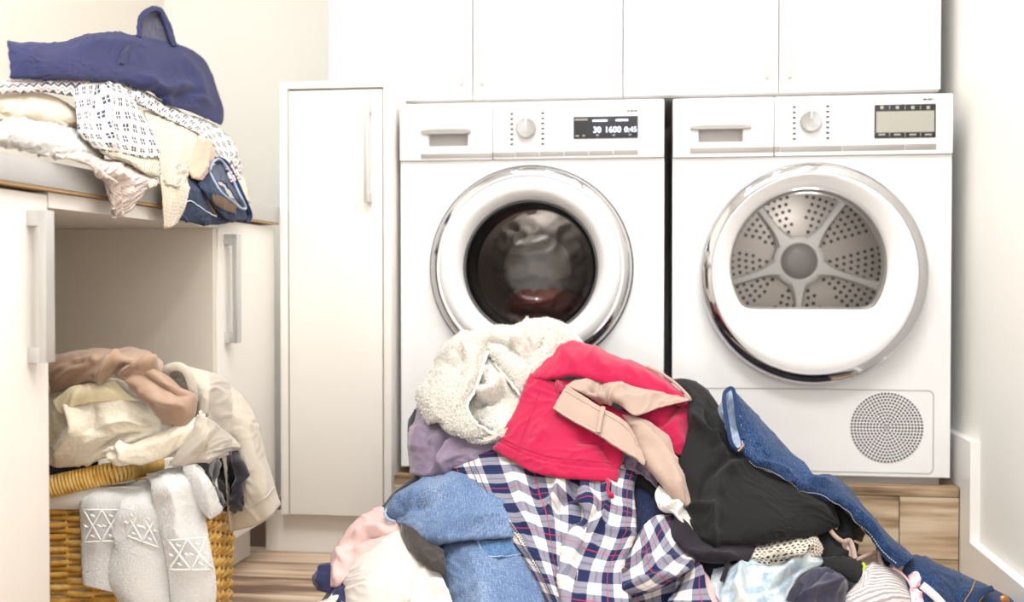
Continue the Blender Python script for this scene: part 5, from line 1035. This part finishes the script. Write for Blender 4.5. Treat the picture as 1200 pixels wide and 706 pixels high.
def emboss(par, corners, nx, ny, base, off, mat):            # raised lattice of the woven band
    c = np.array(corners, float)
    def pt(s, t_):
        a = c[0]*(1-s)+c[1]*s; b = c[3]*(1-s)+c[2]*s; q = a*(1-t_)+b*t_
        return EYE+ray(q[0], q[1])*(base(q[0], q[1])-(off+.6*math.sin(PI*s))*.01)
    m = MB()
    for (s0, t0, s1, t1) in [(0, 0, 1, 0), (0, 1, 1, 1)]+[(k/nx, 0, (k+1)/nx, 1) for k in range(nx)]+[(k/nx, 1, (k+1)/nx, 0) for k in range(nx)]:
        m.tube([pt(s0+(s1-s0)*k/8, t0+(t1-t0)*k/8) for k in range(9)], .0015, 6)
    for k in range(nx):
        for s_, t_ in ((k/nx+.5/nx, .18), (k/nx+.5/nx, .82), (k/nx+.12/nx, .5), (k/nx+.88/nx, .5)):
            p_ = pt(s_, t_); m.tube([p_+np.array([-.004, 0, .002]), p_+np.array([0, -.0015, 0]), p_+np.array([.004, 0, -.002])], [.0008, .002, .0008], 6)
    return m.build('embossed_band', mat, par, smooth=True)
MT['pilew'] = terry('white_loops', 'F8F8F7', .95)
for k_ in (tA, tB): pile(k_, MT['pilew'], 70000, .0015)
emboss(g, [(98, 598), (141, 598), (140, 634), (98, 636)], 2, 1, depth_basket, 2.9, FB['terryw'])
emboss(g, [(144, 596), (184, 604), (186, 642), (148, 628)], 2, 1, depth_basket, 4.6, FB['terryw'])
g = garment('white_towel', 215, 620, 'white towel with embossed band hanging over the basket front corner', 'towel', depth_basket, 3)
tC = patch('hanging_side', [[(172, 556, -7), (192, 552, -7), (214, 545, -4), (232, 546, -4)], [(177, 572, 1), (194, 566, 2), (216, 564, 2), (236, 572, .5)], [(183, 605, 1), (198, 600, 2.4), (220, 598, 2.4), (240, 602, .5)], [(191, 648, 1), (206, 644, 2.4), (226, 640, 2.4), (246, 640, .5)], [(196, 680, 1), (212, 680, 2.2), (234, 678, 2.2), (253, 674, .4)], [(200, 712, .6), (216, 714, 1.6), (236, 714, 1.6), (255, 712, .3)], [(204, 745, 0), (218, 748, .6), (236, 748, .6), (256, 746, 0)]], FB['terryw'], g, off=4.2, seed=104, wr=(.25, 8, .2, 1.4), tuck=(1, .8, 1, .4), folds=[([(200, 560), (204, 600), (214, 640)], .3, 8)], **tk)
tD = patch('turned_corner', [[(214, 545, 0), (230, 544, .5), (242, 556, .5), (252, 572, 0)], [(216, 558, 0), (232, 560, 2), (246, 574, 2), (258, 590, .2)], [(222, 574, 0), (236, 584, 2), (248, 596, 2), (261, 596, .2)], [(230, 592, 0), (238, 602, 1), (246, 609, .8), (258, 602, 0)]], FB['terryw'], g, off=5.4, seed=105, wr=(.2, 10, .7, 1.4), tuck=(.4, .8, .6, .8), **tk)
for k_ in (tC, tD): pile(k_, MT['pilew'], 70000, .0015)
emboss(g, [(198, 634), (241, 630), (250, 668), (198, 668)], 2, 1, depth_basket, 6.9, FB['terryw'])
g = garment('stone_trousers', 270, 510, 'stone beige trousers hanging from the basket down its right side', 'trousers', depth_basket, 2)
ST = fabric('stone_cotton', 'BFB7AA', .85, .2, .04, 500, .15)
p = patch('leg', [[(192, 430, -3), (220, 430, -3), (255, 440, -3), (284, 462, -3), (302, 496, -3), (314, 540, -3), (329, 592, -3)], [(200, 440, 0), (222, 445, .5), (246, 456, 1.6), (268, 478, 2), (286, 510, 2), (298, 552, 2), (318, 605, .4)], [(208, 460, 0), (224, 466, 1), (240, 476, 2.4), (258, 498, 3), (272, 528, 3), (282, 570, 2.6), (296, 617, .6)], [(214, 486, -1), (226, 492, 0), (240, 500, 1), (252, 520, 1.6), (262, 546, 1.6), (266, 584, 1.2), (270, 624, 0)]], ST, g, **DB, off=1, seed=106, wr=(.15, 7, .2, 2), tuck=(0, .5, 2, .8), thick=.003, folds=[([(262, 460), (288, 500), (304, 560), (312, 600)], .35, 8), ([(248, 480), (270, 520), (282, 590)], -.3, 8)])
seam('hem_stitch', p, [(.93, .03), (.93, .5), (.92, .97)], ST, p.o, .001)
patch('second_leg', [[(232, 486, 0), (248, 492, .6), (266, 506, .6), (283, 523, 0)], [(220, 508, 0), (238, 512, 2), (256, 518, 2), (282, 526, .3)], [(204, 534, 0), (222, 532, 1.6), (244, 532, 1.4), (276, 530, .2)], [(196, 546, -.6), (214, 548, .8), (238, 544, .6), (262, 537, -.3)]], ST, g, **DB, off=5, seed=107, wr=(.2, 10, .3, 2), tuck=(.5, .5, 0, .6), thick=.003)
patch('waist_opening', [[(196, 434, 0), (208, 431, 1), (220, 440, .6), (226, 458, 0)], [(200, 446, -1), (209, 446, -2), (217, 452, -1.4), (222, 466, -.6)]], fabric('stone_lining', 'B8AD9C', .9), g, **DB, off=2.6, seed=108, wr=(.1, 10, 0, 1), thick=.003, step=1.2)
strap('waistband', [(194, 438, 0), (198, 432, .6), (210, 430, 1), (220, 438, 1), (226, 456, .6), (227, 470, 0)], .014, ST, g, base=depth_basket, off=3.4, n=50, thick=.002)
g = garment('navy_cloth', 90, 545, 'navy cloth edge showing under the cream lace on the basket lid', 'cloth', depth_basket, -2)
patch('edge', [[(50, 536, 0), (80, 534, .5), (112, 534, 0)], [(50, 548, 0), (82, 547, 1), (114, 542, 0)], [(50, 558, 0), (82, 554, .4), (114, 548, 0)]], FB['ink'], g, **DB, off=-2, seed=109, wr=(.3, 16, 0, 2))
g = garment('lace_blouse', 140, 500, 'cream lace blouse heaped on the basket lid', 'blouse', depth_basket, 0)
LC = lace('cream_lace', 'F4ECDA', 150, .35)
p = patch('front', [[(50, 455, -3), (82, 452, -2), (128, 444, -2), (160, 458, -2), (190, 480, -2)], [(52, 478, 0), (86, 470, 3), (126, 464, 4), (166, 476, 4), (200, 494, 2)], [(54, 504, .5), (84, 498, 4.4), (126, 494, 5), (168, 502, 5), (206, 512, 3)], [(56, 528, .5), (88, 522, 4), (126, 518, 4.6), (164, 520, 4.6), (208, 524, 2.4)], [(58, 547, -.5), (86, 549, 2), (112, 544, 2.4), (150, 536, 2.4), (204, 532, 1)]], LC, g, **DB, off=-1.5, seed=110, wr=(.5, 14, .8, 1.8), thick=.003, tuck=(0, .5, 1, 1), step=1.5, folds=[([(84, 470), (90, 500), (70, 540)], .8, 8), ([(120, 500), (150, 490), (178, 500)], .6, 7), ([(105, 540), (135, 520), (165, 508)], -.7, 5), ([(112, 475), (100, 510)], -.5, 6)])
patch('sleeve', [[(120, 530, 0), (150, 518, .8), (190, 506, 1), (225, 490, .8), (238, 477, 0)], [(126, 536, .3), (156, 527, 2), (194, 516, 2.2), (226, 502, 2), (240, 490, .3)], [(132, 545, -.3), (160, 542, .8), (196, 535, 1), (226, 520, .8), (238, 506, -.3)]], LC, g, **DB, off=3.4, seed=111, wr=(.45, 22, .2, 1.5), thick=.003, tuck=(.4, .6, .6, .6), step=1.3)
patch('collar', [[(62, 470, 0), (84, 454, .6), (110, 450, .6), (134, 446, 0)], [(66, 480, 0), (88, 464, 1), (116, 458, 1), (150, 462, 0)], [(72, 486, 0), (92, 474, .4), (122, 470, .4), (164, 470, 0)]], fabric('cream_mesh', 'E6DAB8', .7, .3, .08, 300, .4), g, **DB, off=3, seed=112, wr=(.3, 16, .4, 2), thick=.002)
g = garment('tan_slip', 145, 450, 'tan sheer slip thrown on top of the basket clothes', 'slip', depth_basket, 3)
TN = fabric('tan_microfibre', 'A1846F', .5, .3, .05, 500, .08, spec=.45)
patch('body', [[(50, 420, -3), (98, 411, -3), (136, 409, -3), (170, 412, -3), (190, 424, -3)], [(54, 432, 0), (98, 421, 2.4), (136, 420, 3), (166, 424, 3), (192, 434, .4)], [(56, 446, 0), (96, 436, 2.6), (136, 432, 3.6), (166, 438, 3.6), (194, 448, 1)], [(58, 466, -.5), (92, 452, 1.4), (130, 444, 2.6), (160, 452, 2.8), (190, 464, 1)]], TN, g, **DB, off=2, seed=113, wr=(.5, 15, 1.1, 3), thick=.002, tuck=(0, .6, 2, .8), folds=[([(110, 445), (125, 428), (140, 418)], .9, 5), ([(130, 446), (142, 432), (170, 424)], -.8, 4), ([(66, 450), (90, 432), (120, 418)], .6, 6), ([(145, 438), (160, 428), (182, 430)], .9, 5), ([(80, 428), (112, 424)], -.5, 5)])
patch('drape', [[(140, 432, 0), (158, 426, .8), (178, 430, .8), (192, 436, 0)], [(150, 452, 0), (170, 448, 2.4), (194, 448, 2.4), (214, 452, .4)], [(162, 470, 0), (182, 470, 2.6), (208, 468, 2.6), (231, 464, .4)], [(180, 488, 0), (196, 488, 2), (214, 486, 2), (230, 482, .3)], [(190, 496, -.6), (204, 499, .8), (214, 500, .8), (224, 497, -.4)]], TN, g, **DB, off=4.4, seed=114, wr=(.45, 14, .9, 3), thick=.002, tuck=(.6, .6, 0, .6), folds=[([(150, 436), (178, 462), (215, 480)], .7, 6), ([(165, 434), (190, 455), (220, 466)], -.7, 5), ([(160, 452), (180, 475)], -.5, 5)])

# ================================================================== folded clothes on the worktop
def depth_counter(px, py):
    r = ray(px, py); A = XC+.008; k = .55
    t1 = (A+k*(ZC-HC))/(r[..., 0]+k*r[..., 2]); z1 = HC+r[..., 2]*t1; return np.where(z1 > ZC, t1, A/r[..., 0])
DC = dict(base=depth_counter)
g = garment('white_fleece', 50, 160, 'white fluffy fleece folded at the bottom of the worktop stack', 'blanket', depth_counter, -2)
patch('fold', [[(-30, 136, -2), (0, 137, -1), (40, 136, -1), (88, 146, -1), (118, 164, -2)], [(-30, 148, 0), (2, 150, 3), (44, 150, 3.4), (90, 160, 3.4), (122, 174, 1)], [(-30, 162, 0), (4, 163, 3), (46, 167, 3.4), (92, 174, 3.4), (124, 182, 1)], [(-30, 170, -1), (6, 172, .6), (48, 181, .8), (94, 188, .8), (124, 190, -.6)]], terry('white_fleece_pile', 'F4F2EE', .9), g, **DC, off=-2, seed=121, wr=(.3, 9, 0, 1.5), fuzz=.003, step=1.4, thick=.008)
g = garment('beige_sweater', 40, 125, 'beige wool sweater folded flat between navy jacket and white fleece', 'sweater', depth_counter, 0)
patch('fold', [[(-30, 108, -2), (0, 108, -1.4), (28, 106, -1.4), (60, 112, -1.4), (92, 128, -2)], [(-30, 118, 0), (0, 118, 2), (30, 118, 2.6), (60, 124, 2.6), (93, 138, .6)], [(-30, 130, 0), (0, 131, 2), (30, 131, 2.6), (60, 136, 2.6), (92, 145, .6)], [(-30, 140, -1), (0, 140, .4), (30, 139, .4), (60, 144, .4), (90, 149, -.6)]], knit('beige_wool', 'DDCDB6', 260, .3), g, **DC, off=-1, seed=122, wr=(.15, 9, 0, 1.5), step=1.6, thick=.006, folds=[([(8, 122), (4, 132), (12, 138)], -.7, 3)])
g = garment('cable_sweater', 140, 215, 'pale pink cable knit sweater hanging its corner over the worktop edge', 'sweater', depth_counter, 1)
patch('corner', [[(65, 181, -1), (98, 177, -1), (122, 186, -1), (150, 190, -1), (184, 210, -1)], [(72, 185, .3), (102, 185, 1), (124, 196, 1.4), (148, 204, 1.4), (180, 214, .4)], [(96, 190, .3), (112, 196, 1.2), (128, 208, 1.8), (146, 218, 1.8), (172, 222, .4)], [(114, 200, .2), (122, 212, 1), (132, 224, 1.6), (146, 232, 1.4), (162, 236, .3)], [(124, 220, 0), (129, 232, .6), (134, 242, 1), (142, 246, 1), (153, 246, .2)], [(132, 246, -.3), (132, 252, 0), (134, 256, .2), (138, 256, .2), (146, 254, -.2)]], knit('pink_cable_knit', 'E0D0C7', 75, 1.0), g, **DC, off=2, seed=123, wr=(.25, 22, .7, 1.3), step=1.3, thick=.004, tuck=(.5, .5, .5, .3), uvrot=.6, folds=[([(110, 190), (135, 215), (138, 250)], .4, 4), ([(130, 192), (155, 215), (150, 240)], .4, 4), ([(120, 190), (146, 214), (145, 245)], -.4, 3)])
patch('button_loop', [[(172, 214, 0), (180, 210, .4), (185, 213, 0)], [(174, 221, 0), (179, 219, .4), (184, 218, 0)]], knit('pink_cable_loop', 'E0D0C7', 120, .6), g, **DC, off=3, seed=124, wr=(.1, 10, 0, 1), step=1.2, thick=.004)
g = garment('folded_jeans', 250, 235, 'dark blue jeans with leather patch hanging over the worktop edge', 'jeans', depth_counter, 2)
DJ = denim('indigo_denim', '131A2C', '26334D', '4E5F7C', .3)
p = patch('seat', [[(206, 196, -1), (222, 198, -1), (240, 204, -1), (262, 220, -1)], [(206, 222, 0), (224, 222, 1), (244, 228, 1.4), (270, 236, .6)], [(207, 244, .2), (224, 246, 1.4), (246, 248, 1.6), (276, 250, .6)], [(208, 258, -.4), (226, 262, .6), (247, 264, .8), (274, 261, -.4)]], DJ, g, **DC, off=1.4, seed=125, wr=(.3, 12, .6, 2), step=1.5, thick=.004, tuck=(.4, .6, 0, .8))
seam('seam_thread', p, [(.5, .1), (.62, .4), (.75, .75)], FB['thread'], p.o, .0012, dash=True); seam('yoke_thread', p, [(.12, .62), (.35, .52), (.75, .78)], FB['threadw'], p.o, .0012)
p = patch('waistband', [[(244, 196, 0), (252, 210, .6), (264, 226, .8), (276, 238, .6), (288, 246, 0)], [(238, 205, .4), (246, 220, 1.4), (258, 238, 1.6), (272, 250, 1.2), (290, 256, .2)], [(233, 215, 0), (242, 230, .8), (254, 246, 1), (268, 258, .6), (286, 260, -.3)]], DJ, g, **DC, off=3.6, seed=126, wr=(.12, 12, 0, 2), step=1.2, thick=.004)
patch('leather_patch', [[(250, 227, 0), (263, 232, .3), (277, 241, 0)], [(249, 234, .2), (262, 241, .5), (276, 248, .2)], [(252, 240, 0), (264, 247, .3), (276, 251, 0)]], fabric('brown_leather', '5E4630', .6, .1, .2, 200, .3), p.o, **DC, off=5.6, seed=127, wr=(.05, 10, 0, 1), step=1.2, thick=.002)
patch('inside', [[(246, 196, -1), (258, 192, -2), (268, 206, -2), (280, 230, -1), (289, 244, 0)], [(252, 212, -1), (262, 214, -2.4), (272, 226, -2), (280, 238, -1.4), (287, 246, -.4)]], fabric('jeans_inside', '3A4560', .9), g, **DC, off=3, seed=128, wr=(.1, 10, 0, 1), step=1.2, thick=.003)
strap('waist_edge', [(246, 200, .2), (250, 190, 0), (258, 187, -.4), (268, 200, -.6), (279, 224, -.2), (288, 243, .4), (282, 244, 1), (272, 236, 1.6), (260, 226, 1.6), (252, 214, 1.2), (246, 202, .6)], .005, FB['denim_in'], g, base=depth_counter, off=4.2, n=90, thick=.0025)
strap('waist_back', [(252, 188, 0), (262, 190, 0), (272, 206, 0), (284, 232, 0), (292, 252, .4), (288, 260, .6)], .014, DJ, g, base=depth_counter, off=2.6, n=60, thick=.003)
g = garment('peach_blouse', 236, 185, 'peach satin blouse fold between cream sweater and jeans', 'blouse', depth_counter, 2)
patch('fold', [[(228, 158, -1), (238, 156, -.6), (246, 162, -.6), (252, 172, -1)], [(226, 172, 0), (234, 174, 1.4), (243, 178, 1.4), (251, 184, 0)], [(222, 190, 0), (230, 194, 1.8), (238, 196, 1.6), (246, 196, 0)], [(222, 204, -.4), (228, 210, .8), (235, 210, .8), (241, 204, -.4)]], fabric('peach_satin', 'CDA58F', .45, .3, .04, 500, .08, spec=.5), g, **DC, off=3, seed=129, wr=(.3, 18, 1, 2), step=1.3, thick=.002, tuck=(.4, .4, 0, .5), folds=[([(245, 168), (236, 190), (230, 206)], .8, 4)])
patch('second_fold', [[(232, 152, 0), (240, 152, .6), (248, 158, 0)], [(232, 162, 0), (240, 164, 1), (249, 168, 0)], [(232, 170, 0), (240, 172, .4), (247, 176, 0)]], fabric('cream_satin', 'E5D3BF', .5), g, **DC, off=2.4, seed=130, wr=(.2, 14, 0, 1), step=1.3)
g = garment('ribbed_sweater', 200, 210, 'cream ribbed sweater with cuff hanging over the worktop edge', 'sweater', depth_counter, 2)
RB = knit('cream_rib_knit', 'E9E1CF', 150, .9)
patch('sleeve', [[(168, 130, -1), (186, 132, -.6), (206, 138, -.6), (232, 148, -1)], [(176, 152, .3), (192, 154, 1.6), (210, 158, 1.8), (231, 166, .4)], [(184, 178, .3), (198, 180, 1.8), (212, 184, 2), (229, 188, .4)], [(187, 204, .3), (198, 206, 1.8), (210, 208, 1.8), (222, 208, .3)], [(190, 216, -.3), (200, 220, 1), (211, 224, 1), (224, 224, -.2)]], RB, g, **DC, off=2.6, seed=131, wr=(.2, 9, .3, 2), step=1.4, thick=.005, tuck=(.6, .6, 0, .6))
patch('cuff', [[(186, 200, 0), (198, 206, .6), (212, 212, .6), (224, 220, 0)], [(189, 222, .2), (200, 226, 1.2), (212, 228, 1), (222, 232, .2)], [(191, 244, .2), (200, 248, 1), (209, 248, .8), (215, 250, .1)], [(192, 267, -.2), (198, 268, .4), (203, 266, .4), (207, 262, -.2)]], knit('cream_cuff_knit', 'E2D6C0', 90, .7), g, **DC, off=2.2, seed=132, wr=(.15, 10, 0, 2), step=1.3, thick=.004, tuck=(.5, .5, 0, .4))
patch('hem_roll', [[(114, 171, -1), (132, 172, -.6), (156, 178, -.6), (186, 186, -1)], [(118, 178, .4), (136, 180, 1.6), (160, 188, 1.8), (187, 198, .4)], [(130, 184, .2), (146, 189, 1.2), (166, 198, 1.4), (187, 206, .3)], [(146, 189, -.6), (156, 194, .3), (170, 204, .4), (182, 208, -.5)]], knit('cream_rolled_hem', 'E4DAC2', 170, .9), g, **DC, off=3.2, seed=133, wr=(.15, 10, 0, 2), step=1.3, thick=.005, tuck=(.5, .5, 0, .5), uvrot=.4)
g = garment('nordic_sweater', 140, 140, 'white nordic sweater dotted in navy with red zigzag yoke, in worktop stack', 'sweater', depth_counter, 3)
ND = spots('navy_dotted_knit', 'E6E3DF', '2B2E48', .03, squares=True)
patch('body', [[(84, 102, -1), (104, 98, -.4), (122, 96, -.4), (138, 100, -.4), (150, 108, -1)], [(88, 124, .3), (106, 122, 2), (126, 122, 2.4), (146, 124, 2), (162, 128, .3)], [(91, 147, .3), (108, 146, 2.4), (130, 146, 2.8), (154, 148, 2.4), (178, 152, .3)], [(99, 162, .2), (116, 164, 2), (138, 166, 2.4), (162, 170, 2), (186, 172, .2)], [(112, 175, -.6), (128, 178, .6), (148, 182, .8), (168, 185, .6), (188, 185, -.6)]], ND, g, **DC, off=4.4, seed=134, wr=(.25, 9, .9, 2), step=1.4, thick=.005, tuck=(.6, .6, .6, .8), folds=[([(124, 98), (124, 130), (136, 172)], .5, 6), ([(116, 104), (112, 140)], -.5, 6)])
patch('shoulder', [[(140, 97, -.6), (162, 102, -.4), (190, 118, -.4), (216, 132, -.4), (240, 142, -1)], [(144, 106, .3), (166, 114, 1.4), (190, 128, 1.4), (214, 140, 1.4), (238, 152, .3)], [(150, 116, .2), (170, 126, 1), (192, 138, 1), (214, 148, 1), (234, 158, .2)]], ND, g, **DC, off=3.6, seed=135, wr=(.2, 12, .4, 2), step=1.4, thick=.005, tuck=(.4, .4, .5, .6), uvrot=.5)
patch('sleeve', [[(226, 136, -1), (244, 142, -1), (262, 154, -1), (276, 174, -1), (284, 200, -1)], [(228, 146, .2), (243, 154, 1), (258, 168, 1), (270, 186, 1), (278, 206, .3)], [(232, 158, 0), (242, 166, .6), (254, 178, .6), (264, 194, .6), (272, 210, 0)]], ND, g, **DC, off=2.4, seed=136, wr=(.2, 14, .6, 2), step=1.3, thick=.005, tuck=(.4, .4, .5, .6), uvrot=.9)
def zig(name):
    t = NT(name).set(Roughness=.95, Sheen_Weight=.3); x, y = sep(t)
    tri = t.math('MULTIPLY', t.math('ABSOLUTE', t.math('SUBTRACT', t.math('FRACT', t.math('DIVIDE', x, .03)), .5)), .03)
    z = t.math('SUBTRACT', y, tri); b1 = stripes_mask(t, z, .034, .08, .22); b2 = stripes_mask(t, z, .034, .45, .80)
    g_ = t.noise(t.coord((1, 1, 1)), 380, 3, .7); b = t.mix(g_, srgb('D8D3CC'), srgb('EEEAE4'))
    t.base(t.mix(b1, t.mix(b2, b, srgb('2B2E48')), srgb('B3323A'))); t.bump(g_, .5, .002); return t.m
ZG = zig('red_navy_zigzag_knit')
patch('yoke', [[(-10, 97, -1), (24, 94, -1), (60, 92, -1), (96, 92, -1), (134, 94, -1)], [(-10, 103, .2), (26, 101, 1), (60, 100, 1), (96, 102, 1.2), (136, 104, .3)], [(-8, 109, 0), (28, 108, .4), (58, 108, .4), (94, 114, .6), (130, 114, 0)]], ZG, g, **DC, off=2.4, seed=137, wr=(.15, 10, 0, 2), step=1.4, thick=.005, tuck=(.4, .4, .4, .4))
patch('wrist_band', [[(262, 190, 0), (272, 184, .6), (282, 184, 0)], [(268, 204, 0), (276, 200, .8), (284, 200, 0)], [(272, 214, 0), (279, 211, .6), (285, 210, 0)]], ZG, g, **DC, off=3, seed=138, wr=(.2, 16, 0, 2), step=1.2, thick=.005, uvrot=.5)
patch('wrist_cuff', [[(273, 210, 0), (280, 207, .6), (286, 207, 0)], [(279, 222, 0), (285, 220, .8), (290, 220, 0)], [(286, 236, 0), (290, 236, .6), (294, 238, 0)]], RB, g, **DC, off=2.2, seed=139, wr=(.1, 14, 0, 2), step=1.2, thick=.005)
g = garment('navy_jacket', 140, 80, 'navy suit jacket thrown on top of the worktop stack', 'jacket', depth_counter, 4)
NV = fabric('navy_suiting', '1B2152', .75, .05, .06, 500, .12, spec=.35)
p = patch('body', [[(9, 48, -2), (46, 48, -2.4), (80, 47, -3), (104, 40, -4), (132, 38, -4), (160, 42, -4), (206, 51, -4), (236, 66, -4), (250, 88, -3)], [(11, 60, .2), (46, 61, 1.6), (82, 60, 2), (108, 56, 2), (136, 54, 2), (164, 56, 2), (200, 66, 2), (230, 82, 1.6), (255, 104, -1)], [(13, 76, .3), (48, 76, 2.4), (84, 76, 3), (112, 74, 3.4), (140, 74, 3.6), (170, 78, 3.6), (204, 88, 3.4), (234, 104, 2.6), (262, 126, -.6)], [(14, 88, .1), (50, 88, 1.6), (86, 88, 2.4), (116, 88, 3), (144, 90, 3.4), (176, 100, 3.6), (206, 114, 3.2), (234, 126, 2.4), (262, 140, -.6)], [(14, 94, -.8), (50, 94, -.2), (86, 94, .4), (116, 95, 1), (142, 98, 1.6), (174, 108, 2), (202, 124, 1.8), (230, 134, 1), (259, 147, -1)]], NV, g, **DC, off=4.6, seed=140, wr=(.22, 7, .4, 2.4), step=1.6, thick=.003, tuck=(.3, 1, 2, .8), folds=[([(160, 94), (190, 105), (226, 104)], .8, 8), ([(168, 106), (200, 112), (234, 112)], -.6, 6), ([(206, 62), (228, 84), (240, 118)], .5, 9), ([(90, 58), (130, 50), (165, 52)], .4, 7), ([(190, 120), (210, 108), (245, 124)], .5, 6)])
w = patch('pocket_welt', [[(147, 54, 0), (151, 53, .2), (155, 54, 0)], [(140, 64, 0), (145, 63, .4), (150, 64, 0)], [(136, 76, 0), (141, 75, .2), (145, 75, 0)]], NV, g, **DC, off=9.2, seed=141, wr=(0, 1, 0, 1), step=1, thick=.002)
seam('welt_slit', w, [(.55, .03), (.5, .5), (.5, .97)], fabric('slit_shadow_cloth', '141830', .9), w.o, .0012)
patch('collar_loop', [[(160, 42, 1), (163, 18, .4), (176, 8, 0), (188, 9, -.4), (196, 20, -.8), (208, 54, 0)], [(166, 44, 1.6), (168, 24, 1), (177, 14, .6), (186, 14, 0), (192, 24, -.4), (202, 54, .8)]], NV, g, **DC, off=2.6, seed=142, wr=(.05, 8, 0, 1), step=1.1, thick=.004, tuck=(0, 0, .6, 0))
patch('collar_back', [[(163, 20, -3), (176, 10, -4), (188, 12, -4), (200, 30, -4)], [(162, 44, -2), (176, 46, -3), (190, 48, -3), (206, 54, -3)]], fabric('navy_lining', '1C2042', .6), g, **DC, off=2.6, seed=143, wr=(.1, 10, 0, 1), step=1.4, thick=.003)
# wet things inside the washing machine
lump('wet_shirt', wcx+.01, YF+.27, wcz+.03, .12, .075, .10, fabric('wet_grey_cotton', '8B8782', .6), .22, 'grey wet shirt seen through the washing machine porthole', 'laundry in the drum')
lump('wet_cloth', wcx+.01, YF+.25, wcz-.10, .09, .06, .055, fabric('wet_red_cotton', '7E4440', .6), .22, 'dull red wet cloth low in the washing machine porthole', 'laundry in the drum')
